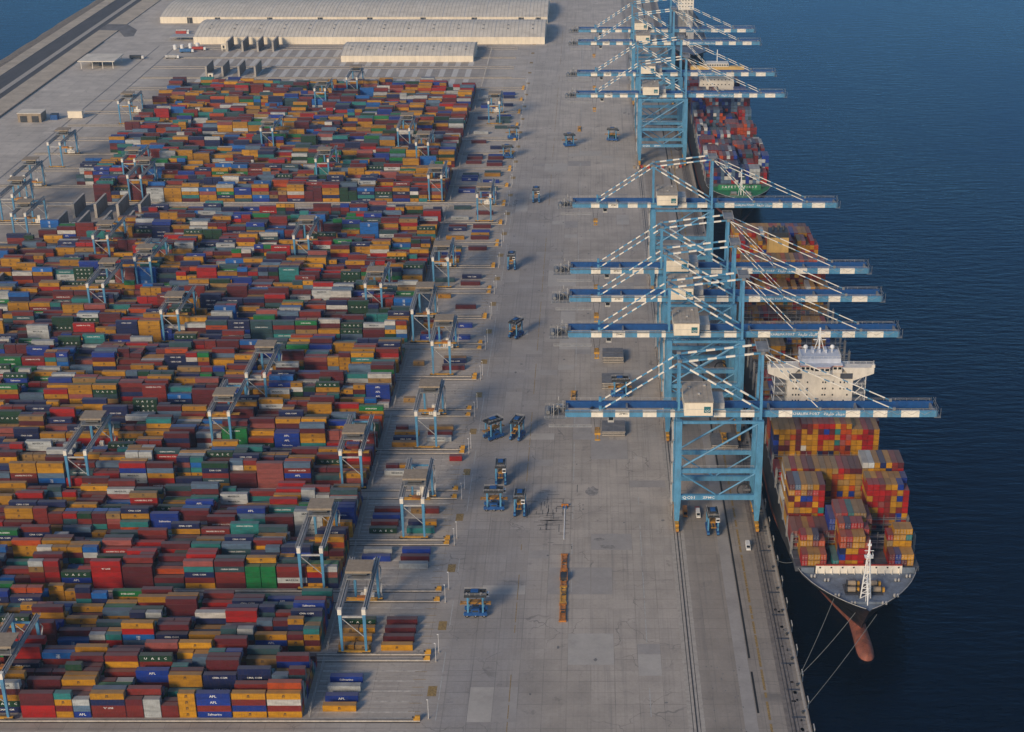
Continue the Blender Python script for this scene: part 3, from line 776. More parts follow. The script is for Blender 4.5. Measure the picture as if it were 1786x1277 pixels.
    for i, rr in enumerate((.55, .95, 1.3)):
        for q in range(6):
            a0, a1 = R(200 + q * 25), R(225 + q * 25); c0 = (-5.7, -11.1, 58.3)
            b.beam((c0[0] + rr * math.cos(a0) * .9, c0[1], c0[2] + rr * math.sin(a0)), (c0[0] + rr * math.cos(a1) * .9, c0[1], c0[2] + rr * math.sin(a1)), .03, .2, white if i != 1 else teal_m)
    b.build('emblem', hs)
    b = MB(); b.box(-14.8, -4.0, -11.03, -11.0, 58.2, 58.35, steel_light); b.box(-3.4, 2.2, -4, 8, 55.2, 58.0, steel_light); b.box(-3.4, -3.35, -8, -7, 55.4, 57.6, steel); b.build('annex', hs)
    # back-reach platform with winches, boom tip cage
    b = MB(); b.box(-20 - CX, -10.5 - CX, -GY - 2, GY + 2, 51.6, 51.8, steel); b.box(-16.5 - CX, -14.3 - CX, -2.6, .4, 51.8, 53.9, dark); b.box(-13.4 - CX, -11.4 - CX, 1.0, 3.4, 51.8, 53.4, steel); b.box(-15 - CX, -12 - CX, 3.8, 5.6, 51.8, 53.2, steel_light)
    for y in (-3.4, 0.8, 3.6):
        for x in (-17, -14, -11): b.beam((x - CX, y, 51.8), (x - CX, y, 55.6), .18, .18, steel)
        b.beam((-17 - CX, y, 55.6), (-11 - CX, y, 55.6), .18, .18, steel); b.beam((-17 - CX, y, 51.8), (-14 - CX, y, 55.6), .14, .14, steel)
    b.rail([(-20 - CX, -GY - 2, 51.8), (-10.5 - CX, -GY - 2, 51.8)], 1.2, steel_light, 1.6, .05); b.rail([(-20 - CX, GY + 2, 51.8), (-10.5 - CX, GY + 2, 51.8)], 1.2, steel_light, 1.6, .05)
    b.tube((-18.5 - CX, -2.6, 52.8), (-18.5 - CX, 2.6, 52.8), .9, steel)
    for (x, y) in ((-16, -4), (-14, 4), (-12, 0)): b.beam((x - CX, y, 51.8), (x - CX, y, 57.5), .25, .25, steel_light)
    b.box(-18 - CX, 0.5 - CX, -GY - 3.4, -GY - 2.3, 48.4, 48.55, steel_light); b.rail([(-18 - CX, -GY - 3.4, 48.55), (.5 - CX, -GY - 3.4, 48.55)], 1.1, steel_light, 2, .05)
    b.build('end_platform', t)
    b = MB()
    for y in (-GY - 1, GY + 1):
        for x in (149.6, 151.6): b.beam((x - CX, y, GZ), (x - CX, y, GT + 1.6), .14, .14, steel)
    for z in (GZ + .2, GT, GT + 1.5): b.beam((150.6 - CX, -GY - 1, z), (150.6 - CX, GY + 1, z), .16, .16, steel)
    b.box(149 - CX, 151.8 - CX, -GY - 1, GY + 1, GZ - .2, GZ - .05, steel); b.build('boom_tip', t)
    # trolley, cabin, head block
    tx = (-52.8, -49, -51, 28, -50, 44, -52, 30, -50)[n - 1]
    b = MB(); b.box(tx - 4, tx + 4, -GY + .8, GY - .8, 50.9, 51.9, steel); b.tube((tx - 2.5, -3, 52.5), (tx - 2.5, 3, 52.5), .7, dark); b.tube((tx + 2.5, -3, 52.5), (tx + 2.5, 3, 52.5), .7, dark); tr = b.build('trolley', t)
    b = MB(); b.box(tx + 4.5, tx + 7.2, -1.2, 1.2, 47.4, 50.6, steel_light); b.box(tx + 7.2, tx + 7.25, -1.1, 1.1, 47.8, 49.9, glass); b.box(tx + 4.8, tx + 6.9, -1.25, -1.2, 48.4, 49.9, glass); b.build('operator_cab', tr)
    b = MB(); zz = 41.0
    for y in (-6.0, 6.0):
        b.box(tx - 1.2, tx + 1.2, y - .25, y + .25, zz, zz + .5, yellow)
    for x in (-.7, .7): b.box(tx + x - .25, tx + x + .25, -5.7, 5.7, zz, zz + .6, yellow)
    b.box(tx - 1.3, tx + 1.3, -2, 2, zz + .65, zz + 1.6, yellow)
    for x in (-.9, .9):
        for y in (-1.6, 1.6): b.beam((tx + x, y, zz + 1.6), (tx + x * 2, y, 50.9), .09, .09, dark)
    b.build('spreader', tr)
    b = MB(); b.ring((LX - 4.2, FY - 1.5, 9.5), 3.0, .55, 'y', dark, 18); b.box(LX - 4.6, LX - 1.2, FY - 1.9, FY - 1.1, 9.2, 9.9, steel)
    for i in range(6): b.beam((LX - 4.2, FY - 1.5, 9.5), (LX - 4.2 + 3 * math.cos(i * 1.05), FY - 1.5, 9.5 + 3 * math.sin(i * 1.05)), .15, .15, steel)
    b.build('cable_reel', t)
    b = MB()
    for i in range(9):
        z0, z1 = 4 + i * 5.2, 4 + (i + 1) * 5.2; ya, yb = (-4, 4) if i % 2 else (4, -4)
        b.beam((-LX - 2.1, ya, z0), (-LX - 2.1, yb, z1), .8, .15, steel_light); b.box(-LX - 2.6, -LX - 1.6, yb - 1, yb + 1, z1 - .1, z1, steel_light)
    for y in (-5, 5): b.beam((-LX - 2.1, y, 3), (-LX - 2.1, y, 52), .16, .16, steel_light)
    b.build('stairway', t)
    return t
def own_text(c, n):
    for p in c.children:
        for q in p.children:
            if q.data and q.data.name.startswith('lettering') and q.data in (QC1,): q.data = text_mesh('QC%02d' % n, 2.1, inkw, 1.1)
crane0 = make_crane(1); QC1 = text_mesh('QC01', 2.1, inkw, 1.1)
CR_LABEL = ['blue and white quay crane nearest the camera, above the front ship bow', 'second blue quay crane from the front, just behind the white ship bridge', 'third blue quay crane from the front, middle of the tight group of three',
            'fourth blue quay crane from the front, rearmost of the tight group of three', 'lone blue quay crane reaching over the gap by the green bow', 'blue quay crane with open portal, first of the far group over the second ship',
            'blue quay crane second in the far group, beside the pale far bridge', 'blue quay crane second from the far end of the quay', 'farthest blue quay crane at the top of the photo']
for i, y in enumerate((617, 707.5, 755.5, 797.5, 914, 1192.5, 1264.5, 1385.5, 1441)):
    c = crane0 if i == 0 else copy_tree(crane0)
    c.location.y = y; c['label'] = CR_LABEL[i]
    if i: own_text(c, i + 1)

# ------------------------------------------------------------------ yard gantry cranes
def make_gantry(trolley_y=4.0, hoist=9.0):
    t = thing('yard_gantry_crane', (0, 0, 0), '', 'gantry crane', 'rail-mounted gantry cranes in the yard')
    W = 19.05
    for sy in (-1, 1):
        for sx in (-1, 1):
            x = sx * 4.6
            b = MB(); b.taper((x * 1.0, sy * W, 1.6), (.42, .45), (x, sy * W, 18.2), (.62, .6), crane_blue); b.build('leg', t)
        b = MB(); b.box(-6.2, 6.2, sy * W - .45, sy * W + .45, 1.1, 1.7, yellow)
        for x in (-5.4, -3.8, 3.8, 5.4): b.tube((x, sy * W - .25, .72), (x, sy * W + .25, .72), .45, dark, 8)
        b.box(-6.6, -3, sy * W - .5, sy * W + .5, .8, 1.3, dark); b.box(3, 6.6, sy * W - .5, sy * W + .5, .8, 1.3, dark); b.build('bogie', t)
        MB().box(-4.0, 4.0, sy * W - .3, sy * W + .3, 16.6, 17.3, steel_light if sy < 0 else crane_blue).build('cross_tie', t)
        b = MB(); b.beam((-4.2, sy * W, 16.4), (4.2, sy * W, 8.0), .3, .3, steel_light); b.build('brace', t)
    for sx in (-1, 1):
        x = sx * 4.6; b = MB()
        b.box(x - .55, x + .55, -W + .9, W + 1.2, 18.2, 20.2, steel_light); b.box(x - .12, x + .12, -W + .9, W + 1.2, 20.2, 20.45, rail_mat)
        b.box(x - 1.5 if sx < 0 else x + .56, x - .56 if sx < 0 else x + 1.5, -W + .9, W + 1, 19.6, 19.7, steel)
        b.rail([(x + sx * 1.5, -W + .9, 19.7), (x + sx * 1.5, W + 1, 19.7)], 1.1, steel_light, 3.2, .05)
        b.build('girder', t)
        MB().box(x - .75, x + .75, -W - .9, -W + .9, 18.2, 20.6, offwhite).build('end_cap', t)
    b = MB(); y = trolley_y
    b.box(-4.9, 4.9, y - 4.2, y + 4.2, 20.5, 21.1, steel)
    b.tube((-3, y - 2, 22), (3, y - 2, 22), .8, dark); b.tube((-3, y + 2, 22), (3, y + 2, 22), .8, dark); b.box(-1.5, 1.5, y - 1, y + 1, 21.1, 23, yellow)
    for sx in (-1, 1):
        for sy in (-1, 1): b.beam((sx * 4.6, y + sy * 4, 21.1), (sx * 4.6, y + sy * 4, 24.3), .25, .25, steel)
    tr = b.build('trolley', t)
    b = MB(); b.box(-5.2, 5.2, y - 4.6, y + 4.6, 24.3, 24.6, tan); b.box(-5.2, 5.2, y - 4.62, y - 4.58, 23.7, 24.3, tan); b.build('roof', tr)
    b = MB(); z = hoist
    b.box(-6.05, 6.05, y - .95, y - .45, z, z + .45, yellow); b.box(-6.05, 6.05, y + .45, y + .95, z, z + .45, yellow)
    for x in (-6.0, 6.0): b.box(x - .2, x + .2, y - 1.2, y + 1.2, z, z + .4, yellow)
    b.box(-2, 2, y - 1.1, y + 1.1, z + .5, z + 1.3, orange)
    for sx in (-1, 1):
        for sy in (-1, 1): b.beam((sx * 1.8, y + sy, z + 1.3), (sx * 2.6, y + sy * 1.6, 20.6), .08, .08, dark)
    b.build('spreader', tr)
    b = MB(); b.box(-2.4, 3.2, W - 2.8, W - .5, 2.0, 4.6, offwhite); b.box(-.8, 1.0, W - 2.4, W - .7, 4.6, 7.2, offwhite)
    for i in range(4): b.box(-1.9 + i * 1.25, -1.3 + i * 1.25, W - 2.83, W - 2.8, 2.6, 4.0, steel_light)
    b.build('electrical_cabin', t)
    b = MB()
    for i in range(5):
        z0, z1 = 1.7 + i * 3.2, 1.7 + (i + 1) * 3.2; s = 1 if i % 2 else -1
        b.beam((5.9, W - s * 1.2, z0), (5.9, W + s * 1.2, z1), .6, .1, steel_light)
    b.build('stairway', t)
    return t
garch = [make_gantry(6, 9), make_gantry(-4, 12), make_gantry(11, 6), make_gantry(-9, 14)]
GAN = [  # (block, x, variant, label)
    (0, -91.0, 0), (2, -77.2, 1), (4, -80, 0), (6, -80.4, 0), (7, -96, 2), (9, -92.5, 1), (12, -74, 3), (18, -82, 1),
    (-1, -214.5, 1), (1, -114.5, 2), (3, -110.5, 1), (3, -237, 2), (4, -180, 1), (5, -171.5, 2), (7, -237.5, 1), (8, -291.5, 2), (9, -276, 3), (8, -128, 1),
    (10, -314, 1), (10, -185.5, 0), (13, -328.5, 2), (14, -344, 1), (16, -258, 3), (14, -200, 1), (16, -149, 2), (15, -130, 1), (13, -112, 3), (19, -237, 1), (6, -379, 1),
    (13, -412, 2), (12, -405, 0), (11, -382, 1), (15, -414, 0), (18, -396, 1), (20, -215, 2)]
usedv = set(); seen_k = {}
for k, x, v in sorted(GAN, key=lambda q: (q[0], -q[1])):
    src = garch[v]
    o = src if v not in usedv else copy_tree(src)
    usedv.add(v); o.location = (x, (near_rail(k) + far_rail(k)) / 2, 0)
    n = len([1 for q in GAN if q[0] == k]); seen_k[k] = seen_k.get(k, 0) + 1
    where = 'over the truck lanes' if x > -100 else ('at the landward end' if x < -360 else 'astride the stacks')
    o['label'] = 'blue-legged gantry crane %s of %s block from front%s' % (where, nth(k + 2), '' if n == 1 else ', %s from right' % nth(seen_k[k]))

# ------------------------------------------------------------------ straddle carriers
def make_straddle(load=None):
    t = thing('straddle_carrier', (0, 0, 0), '', 'straddle carrier', 'straddle carriers on the apron')
    for sy in (-1, 1):
        y = sy * 2.15
        b = MB(); b.box(-4.6, 4.6, y - .55, y + .55, .95, 2.3, crane_dark); b.box(-4.8, 4.8, y - .5, y + .5, 1.5, 1.75, crane_blue); b.build('side_beam', t)
        for x in (-3.4, 0, 3.4):
            b = MB(); b.tube((x, y - .36, .82), (x, y + .36, .82), .82, black, 14); b.tube((x, y - .4, .82), (x, y + .4, .82), .32, steel_light, 8); b.build('wheel', t)
        for x in (-3.0, 3.0):
            MB().box(x - .34, x + .34, y - .32, y + .32, 2.0, 9.4, crane_blue).build('leg', t)
        MB().box(-4.4, 4.4, y - .45, y + .45, 9.3, 10.3, dark).build('top_beam', t)
    b = MB()
    for x in (-4.2, -3.0, 3.0, 4.2): b.box(x - .3, x + .3, -1.85, 1.85, 9.45, 10.0, dark)
    b.box(-2.2, 1.8, -1.5, 1.5, 10.1, 10.9, dark); b.box(-1.8, 1.2, -1.1, 1.1, 10.9, 11.3, crane_dark); b.rail([(-4.4, -2.4, 10.1), (4.4, -2.4, 10.1), (4.4, 2.4, 10.1), (-4.4, 2.4, 10.1)], 1.0, steel_light, 2.2, .05); b.build('machinery_deck', t)
    for sy in (-1, 1):
        b = MB(); b.box(-1.6, 1.6, sy * 2.15 - .6, sy * 2.15 + .6, 2.3, 4.0, crane_dark); b.box(-1.2, 1.2, sy * 2.15 - .62, sy * 2.15 + .62, 2.7, 3.5, dark); b.build('engine_box', t)
        b = MB(); b.beam((-3, sy * 2.15, 3), (3, sy * 2.15, 8.8), .22, .22, dark); b.build('brace', t)
    b = MB(); b.box(3.3, 5.4, .9, 2.6, 7.6, 9.35, white); b.box(5.4, 5.43, 1.0, 2.5, 8.1, 9.1, glass); b.box(3.6, 5.2, .87, .9, 8.2, 9.1, glass); b.build('operator_cab', t)
    b = MB(); z = 5.2
    b.box(-6.0, 6.0, -.85, -.45, z, z + .4, dull_yellow); b.box(-6.0, 6.0, .45, .85, z, z + .4, dull_yellow)
    for x in (-5.9, 5.9): b.box(x - .25, x + .25, -1.2, 1.2, z - .05, z + .35, dull_yellow)
    b.box(-2.4, 2.4, -1.2, 1.2, z + .4, z + 1.2, dull_yellow)
    for x in (-2, 2):
        for y in (-1, 1): b.beam((x, y, z + 1.2), (x * 1.4, y * 1.5, 9.4), .09, .09, dark)
    b.build('spreader', t)
    return t
s0 = make_straddle()
SCS = [(-46.1, 536, 0, 'blue straddle carrier alone near the front, broadside to the camera'), (-43.7, 624, 0, 'blue straddle carrier broadside beside two end-on ones'), (-31.8, 620, 88, 'blue straddle carrier end-on, rightmost of the middle trio'),
       (-42, 650, 91, 'blue straddle carrier end-on behind the broadside one of the trio'), (-48.2, 697, 40, 'blue straddle carrier turned diagonally, left of the pair by the lanes'), (-36.3, 697, 72, 'blue straddle carrier nearly end-on, right of the pair by the lanes'),
       (-42.7, 829, 62, 'blue straddle carrier turned askew, alone halfway up the driving lane'), (-50.6, 944, 89, 'blue straddle carrier end-on in the driving lane, between the askew one and the far one'), (-39.4, 1086, 90, 'blue straddle carrier end-on in the driving lane before the far yard'),
       (-17.2, 1235, 12, 'empty blue straddle carrier crossing the far apron'), (18, 1252, -6, 'straddle carrier with a dark container on the far apron'), (53.7, 603, 92, 'straddle carrier with yellow spreader under the nearest quay crane'),
       (15.5, 747, 3, 'straddle carrier parked behind the middle stack of hatch covers'), (-64, 1258, 2, 'small straddle carrier at a far lane end, rear of two'), (-66, 1200, 2, 'small straddle carrier at a far lane end, front of two')]
for i, (x, y, a, lab) in enumerate(SCS):
    o = s0 if i == 0 else copy_tree(s0)
    o.location = (x, y, 0); o.rotation_euler = (0, 0, R(a) if a < 80 else R(a - 180)); o['label'] = lab
o = obj('shipping_container', BODY[L20], None, (18, 1252, 2.5), R(-6)); o.color = (*PAINT['dark green'], 1)
tag(o, 'dark green container carried inside the straddle carrier on the far apron', 'container', 'shipping containers')

# ------------------------------------------------------------------ small apron things
def spreader_frame(x, y, L, label, m=orange, rz=0, head=False):
    b = MB(); h = L / 2
    for sx in (-1, 1): b.box(sx * 1.0 - .16, sx * 1.0 + .16, -h, h, .35, .85, m)
    n = int(L / .95); rr = random.Random(int(y))
    for i in range(n + 1):
        yy = -h + L * i / n
        if rr.random() < .85: b.box(-1.35, 1.35, yy - .13, yy + .13, .45, .7, m)
    for yy in (-h, h): b.box(-1.5, 1.5, yy - .45, yy + .45, .2, .8, m)
    t = thing('lifting_spreader', (x, y, 0), label, 'spreader', 'lifting spreaders parked on the apron', rz); b.build('frame', t)
    b = MB()
    if head: b.box(-1.5, 1.5, -2.2, 2.2, .8, 2.2, dark); b.box(-1.6, -1.4, -2.4, 2.4, .8, 2.4, m); b.box(1.4, 1.6, -2.4, 2.4, .8, 2.4, m)
    else: b.box(-.7, .7, -1.0, 1.0, .86, 1.5, rail_mat); b.tube((-.9, 0, 1.2), (.9, 0, 1.2), .4, m)
    b.build('head_block', t)
    return t
for i, (y, m) in enumerate(((536.5, orange), (549.8, yellow), (563, orange), (576.2, orange))):
    spreader_frame(-11.2, y, 12.2, ['orange spreader frame nearest the camera in the line on the apron', 'yellow-brown spreader frame second in the line on the apron', 'orange spreader frame third in the line, by the dark stains', 'orange spreader frame farthest in the line on the apron'][i], m, 0, i == 2)
spreader_frame(-9.0, 746, 12, 'yellow spreader frame lying alone by the stacks of hatch covers', yellow)
spreader_frame(-9.5, 1288, 14, 'dull yellow spreader frame alone on the far apron', yellow)
b = MB(); b.box(-.2, .2, -15, 15, .05, .25, white); b.box(-1.6, 1.6, 15, 15.7, .1, 1.2, orange); b.box(-.8, -.3, 12.5, 15, .1, .6, skyblue); b.box(.4, .9, 12.5, 15, .1, .7, skyblue)
tag(b.build('tow_bar', None, (-11.7, 611, 0)), 'long thin pale tow bar with an orange T-shaped head on the apron', 'tow bar')
def hatch_stack(x, y, n, label, L=13.0, Wd=11.5):
    t = thing('hatch_cover_stack', (x, y, 0), label, 'hatch covers', 'stacks of hatch covers')
    for i in range(n):
        z = .3 + i * .95; dx = rnd.uniform(-.25, .25); b = MB()
        b.box(-Wd / 2 + dx, Wd / 2 + dx, -L / 2, L / 2, z, z + .55, hatch_grey)
        for q in range(5): b.box(-Wd / 2 + dx + 1 + q * (Wd - 2) / 4 - .12, -Wd / 2 + dx + 1 + q * (Wd - 2) / 4 + .12, -L / 2 - .06, L / 2 + .06, z - .2, z, sleeper)
        b.box(-Wd / 2 + dx, Wd / 2 + dx, -L / 2 - .03, -L / 2, z + .06, z + .5, sleeper)
        if i == n - 1:
            b.box(-Wd / 2 + dx, Wd / 2 + dx, -.06, .06, z + .55, z + .62, steel); b.box(dx - .06, dx + .06, -L / 2, L / 2, z + .55, z + .63, steel)
        b.build('hatch_cover', t)
    return t
hatch_stack(11.5, 705, 3, 'grey stack of hatch covers nearest the camera, below the crane boom'); hatch_stack(12.0, 762, 4, 'middle grey stack of hatch covers beside the parked straddle carrier')
hatch_stack(12.6, 797, 4, 'rear grey stack of hatch covers left of the cranes'); hatch_stack(66, 692, 2, 'grey hatch covers lying between the crane rails', 14, 13)
spreader_frame(66, 692, 10, 'yellow spreader frame lying on hatch covers between the crane rails', yellow).location.z = 2.1
# pile of lashing bins and twistlock racks near the far crane
r3 = random.Random(9)
for i in range(14):
    b = MB(); m = r3.choice((redm, sleeper, yellow, tan, redm, hatch_grey)); h = r3.uniform(2.2, 2.9)
    b.box(-.95, .95, -1.2, 1.2, .1, .3, steel)
    for sx in (-.9, .9):
        for sy in (-1.1, 1.1): b.box(sx - .08, sx + .08, sy - .08, sy + .08, .3, h, m)
    b.box(-.95, .95, -1.2, 1.2, .3, h * .8, m)
    tag(b.build('lashing_bin', None, (34 + i * 2.75, 1172 + r3.uniform(-2, 2), 0)), '%s lashing bin, %s from the left in the row before the far crane' % ({redm: 'red', sleeper: 'pale', yellow: 'yellow', tan: 'tan', hatch_grey: 'grey'}[m], nth(i + 1)), 'bin', 'lashing bins in a row')
# rail buffers, masts and fences at the block ends
cnt = 0; gb = MB(); gb.box(-1.2, 1.2, -.6, .6, 0, 1.0, yellow); gb.box(-.6, 1.2, -.45, .45, 1.0, 1.9, yellow); gb.box(-1.6, -1.2, -.3, .3, .9, 1.5, dark); bufm = gb.mesh('rail_buffer')
gm = MB(); gm.tube((0, 0, 0), (0, 0, 8.2), .10, white, 8, .06); gm.box(-.25, .25, -.25, .25, 0, .5, sleeper); gm.box(-.5, .12, -.12, .12, 8.2, 8.4, white); mastm = gm.mesh('light_mast')
for k in range(-1, 22):
    for j, yy in enumerate((far_rail(k - 1), near_rail(k))):
        if yy < 460: continue
        cnt += 1
        tag(obj('rail_buffer', bufm, None, (-62.7, yy, .26)), 'yellow rail buffer at the quay end of the yard rails, %s from the front' % nth(cnt), 'buffer', 'yellow rail buffers')
        o = obj('light_mast', mastm, None, (-59.2 + .6 * j, yy + (1 if j else -1) * 1.0, 0))
        tag(o, 'thin white mast beside the rail ends, %s from the front' % nth(cnt), 'mast', 'white masts at the rail ends')
fb = MB()
for i in range(13):
    y = -17.5 + i * 2.92; fb.beam((0, y, 0), (0, y, 3.2), .12, .12, steel_light)
    if i < 12:
        for z in (.3, 1.2, 2.1, 3.1): fb.beam((0, y, z), (0, y + 2.92, z), .05, .05, steel_light)
        fb.beam((0, y, .3), (0, y + 2.92, 3.1), .05, .05, steel_light)
fm = fb.mesh('fence')
for k in range(-1, 25):
    tag(obj('fence', fm, None, (-101.8, (near_rail(k) + far_rail(k)) / 2, 0)), 'grey wire fence at the quay end of block %s from the front' % nth(k + 2), 'fence', 'wire fences at the block ends')
# fenders and bollards
fd = MB(); fd.box(-.2, .6, -1.3, 1.3, -3.2, -.2, black); fd.box(.6, .95, -1.6, 1.6, -3.6, .1, steel_light); fdm = fd.mesh('fender')
bo = MB(); bo.tube((0, 0, 0), (0, 0, .6), .42, dark, 10, .32); bo.tube((0, 0, .6), (0, 0, .95), .55, dark, 10, .5); bom = bo.mesh('bollard')
for i in range(36):
    y = 462 + 17 * i
    tag(obj('fender', fdm, None, (79.5, y, 0)), 'dark fender hung on the quay wall, %s from the bottom of the photo' % nth(i + 1), 'fender', 'fenders on the quay wall')
    tag(obj('bollard', bom, None, (77.2, y + 8, 0)), 'dark mooring bollard on the quay edge, %s from the bottom of the photo' % nth(i + 1), 'bollard', 'bollards on the quay edge')
# vehicles
def make_van(body, label, loc, rz, L=5.2, cargo=None, name='van', cat='van'):
    t = thing(name, loc, label, cat, None, rz)
    b = MB(); h = L / 2
    b.hexa([(-h, -.95, .45), (h, -.95, .45), (h, .95, .45), (-h, .95, .45)], [(-h, -.93, 1.2), (h, -.93, 1.05), (h, .93, 1.05), (-h, .93, 1.2)], body)
    if cargo: b.hexa([(-h, -.98, 1.2), (h - 2.4, -.98, 1.2), (h - 2.4, .98, 1.2), (-h, .98, 1.2)], [(-h, -.98, 2.6), (h - 2.4, -.98, 2.6), (h - 2.4, .98, 2.6), (-h, .98, 2.6)], cargo)
    b.hexa([(-h + (2.9 if cargo else 0), -.93, 1.19), (h - .9, -.93, 1.1), (h - .9, .93, 1.1), (-h + (2.9 if cargo else 0), .93, 1.19)], [(-h + (2.95 if cargo else .15), -.85, 2.1), (h - 1.7, -.85, 2.1), (h - 1.7, .85, 2.1), (-h + (2.95 if cargo else .15), .85, 2.1)], body)
    b.build('body', t)
    b = MB(); b.add([(h - .87, -.8, 1.2), (h - .87, .8, 1.2), (h - 1.62, .75, 2.02), (h - 1.62, -.75, 2.02)], [(0, 1, 2, 3)], glass); b.build('windscreen', t)
    for x in (-h + .95, h - 1.0):
        for s in (-1, 1): MB().tube((x, s * .72, .36), (x, s * .98, .36), .36, black, 12).build('wheel', t)
    return t
make_van(white, 'white van driving along the quay beside the waterside crane rail', (68.2, 589, .03), R(-90), 6.2)
make_van(white, 'white pickup standing under the nearest quay crane', (48.4, 618, 0), R(-90), 6.6, None, 'pickup', 'pickup')
b = MB(); b.box(-1.0, 1.0, -1.2, 1.2, 0, 1.0, redm); tag(b.build('crate', None, (48.4, 623.2, 0)), 'dark red crate behind the white pickup', 'crate')
make_van(orange, 'orange service truck beside the landside leg of the nearest crane', (42.6, 619, 0), R(-90), 7, orange, 'service_truck', 'truck')
def make_truck(x, y, rz, label, tm):
    t = thing('truck', (x, y, 0), label, 'truck', 'trucks at the landward gate', rz)
    b = MB(); b.box(4.2, 6.4, -1.25, 1.25, .7, 3.3, white); b.box(6.4, 6.43, -1.1, 1.1, 1.8, 2.9, glass); b.build('cab', t)
    b = MB(); b.box(-7.5, 3.8, -1.25, 1.25, 1.25, 3.9, tm); b.box(-7.5, 4.2, -.6, .6, .9, 1.22, dark); b.build('trailer', t)
    for xx in (-6.2, -4.8, 2.8, 5.2):
        for s in (-1, 1): MB().tube((xx, s * .85, .5), (xx, s * 1.22, .5), .5, black, 10).build('wheel', t)
for x, y, a, lab, tm in ((-440, 1690, 0, 'pale trailer truck parked just behind the red-sided one, near the warehouse end', steel_light), (-438, 1680, 4, 'red-sided trailer truck near the warehouse end', redm), (-412, 1590, 6, 'truck with blue trailer by the white tanks', skyblue), (-402, 1601, 3, 'truck with a dull red trailer by the white tanks', redm),
                         (-420, 1562, 2, 'grey trailer truck below the tanks on the pale ground', steel_light), (-455, 1560, 3, 'dark empty trailer truck standing alone on the landward apron', dark)):
    make_truck(x, y, R(a), lab, tm)
for i, (x, y) in enumerate(((-428, 1605), (-421, 1606), (-414, 1612), (-407, 1614), (-408, 1655), (-402, 1655))):
    b = MB(); b.tube((0, 0, .2), (0, 0, 4.6), 2.0, white, 14); b.tube((0, 0, 4.6), (0, 0, 5.2), 2.0, white, 14, .4); b.box(1.9, 2.2, -.3, .3, .2, 4.8, steel_light)
    tag(b.build('tank', None, (x, y, 0)), 'small white tank, %s from the left in the group by the warehouse' % nth(i + 1), 'tank', 'white tanks by the warehouse')

# ------------------------------------------------------------------ buildings
def warehouse(x0, x1, y0, y1, hw, hr, label, doors=(), vents=0, front=cream):
    t = thing('warehouse', ((x0 + x1) / 2, y0, 0), label, 'warehouse', 'long cream warehouses')
    cx = (x0 + x1) / 2; w_ = (x1 - x0) / 2; D = y1 - y0
    b = MB(); b.box(-w_, w_, 0, D, 0, hw, front)
    n = int(2 * w_ / 4)
    for i in range(n + 1): xx = -w_ + 2 * w_ * i / n; b.box(xx - .12, xx + .12, -.1, 0, 0, hw - .05, cream_roof)
    b.build('wall', t)
    b = MB(); seg = 8; prof = [(D * i / seg, hw + hr * math.sin(math.pi * i / seg)) for i in range(seg + 1)]
    vs_ = [(sx * (w_ + .4), y, z + .05) for y, z in prof for sx in (-1, 1)]
    fs_ = [(2 * i, 2 * i + 1, 2 * i + 3, 2 * i + 2) for i in range(seg)] + [tuple(range(0, 2 * seg + 2, 2)), tuple(range(1, 2 * seg + 2, 2))[::-1]]
    b.add(vs_, fs_, cream_roof)
    for i in range(n + 1):
        xx = -w_ + 2 * w_ * i / n
        for (ya, za), (yb, zb) in zip(prof, prof[1:]): b.beam((xx, ya, za + .1), (xx, yb, zb + .1), .5, .2, steel_light if i % 6 == 0 else rib)
    rf = b.build('roof', t)
    for i in range(vents):
        xx = -w_ + 2 * w_ * (i + .5) / vents
        for dy in (D * .22, D * .34):
            b = MB(); b.box(xx - .9, xx + .9, dy - .7, dy + .7, hw + hr * math.sin(math.pi * dy / D) - .3, hw + hr * math.sin(math.pi * dy / D) + 1.0, steel); b.build('roof_vent', rf)
    for d in doors: MB().box(d - cx - 3, d - cx + 3, -.08, 0, 0, hw * .92, dark).build('door', t)
warehouse(-415, -48, 1631, 1722, 7.5, 7, 'long cream warehouse with rounded roof facing the empty yard blocks', vents=14)
warehouse(-478, -48, 1742, 1850, 7, 6, 'long cream warehouse with dark loading doors, second from the yard', doors=(-445, -414, -356, -300, -245, -186, -129, -77, -58), vents=0)
warehouse(-480, -48, 1880, 1990, 7, 6, 'farthest cream warehouse at the top edge of the photo')
warehouse(-248.5, -117, 1547, 1612, 6, 5, 'shorter cream shed with rounded roof in front of the long warehouse', vents=8)
b = thing('canopy', (-482, 1515, 0), 'flat pale canopy roof on posts standing on the landward apron', 'canopy')
MB().box(-19, 17, 0, 34, 7.0, 7.8, cream_roof).build('roof', b)
for x in (-16, -5, 5, 15):
    for y in (1, 32): MB().beam((x, y, 0), (x, y, 7), .5, .5, offwhite).build('post', b)
MB().box(-10, -2, 12, 20, 0, 3, hatch_grey).build('booth', b)
b = thing('shed', (-481, 1311, 0), 'pale green-grey shed with two dark doorways', 'shed')
MB().box(-10, 10, 0, 14, 0, 7.5, tan).build('wall', b); MB().box(-10.4, 10.4, -.4, 14.4, 7.5, 8.0, cream_roof).build('roof', b)
for x in (-5, 5): MB().box(x - 3, x + 3, -.06, 0, 0, 5.5, dark).build('door', b)
b = thing('storage_box', (-463, 1319, 0), 'dark blue storage box at the right side of the pale shed', 'box'); MB().box(-3, 3, 0, 6, 0, 4.5, crane_dark).build('body', b); MB().box(-3.1, 3.1, -.1, 6.1, 4.5, 4.7, dark).build('lid', b)
b = thing('cabin', (-446, 1324, 0), 'bright cream box cabin alone on the landward apron', 'cabin'); MB().box(-6.2, 6.2, 0, 5, .3, 6.2, cream).build('wall', b); MB().box(-6.4, 6.4, -.2, 5.2, 6.2, 6.5, cream_roof).build('roof', b)
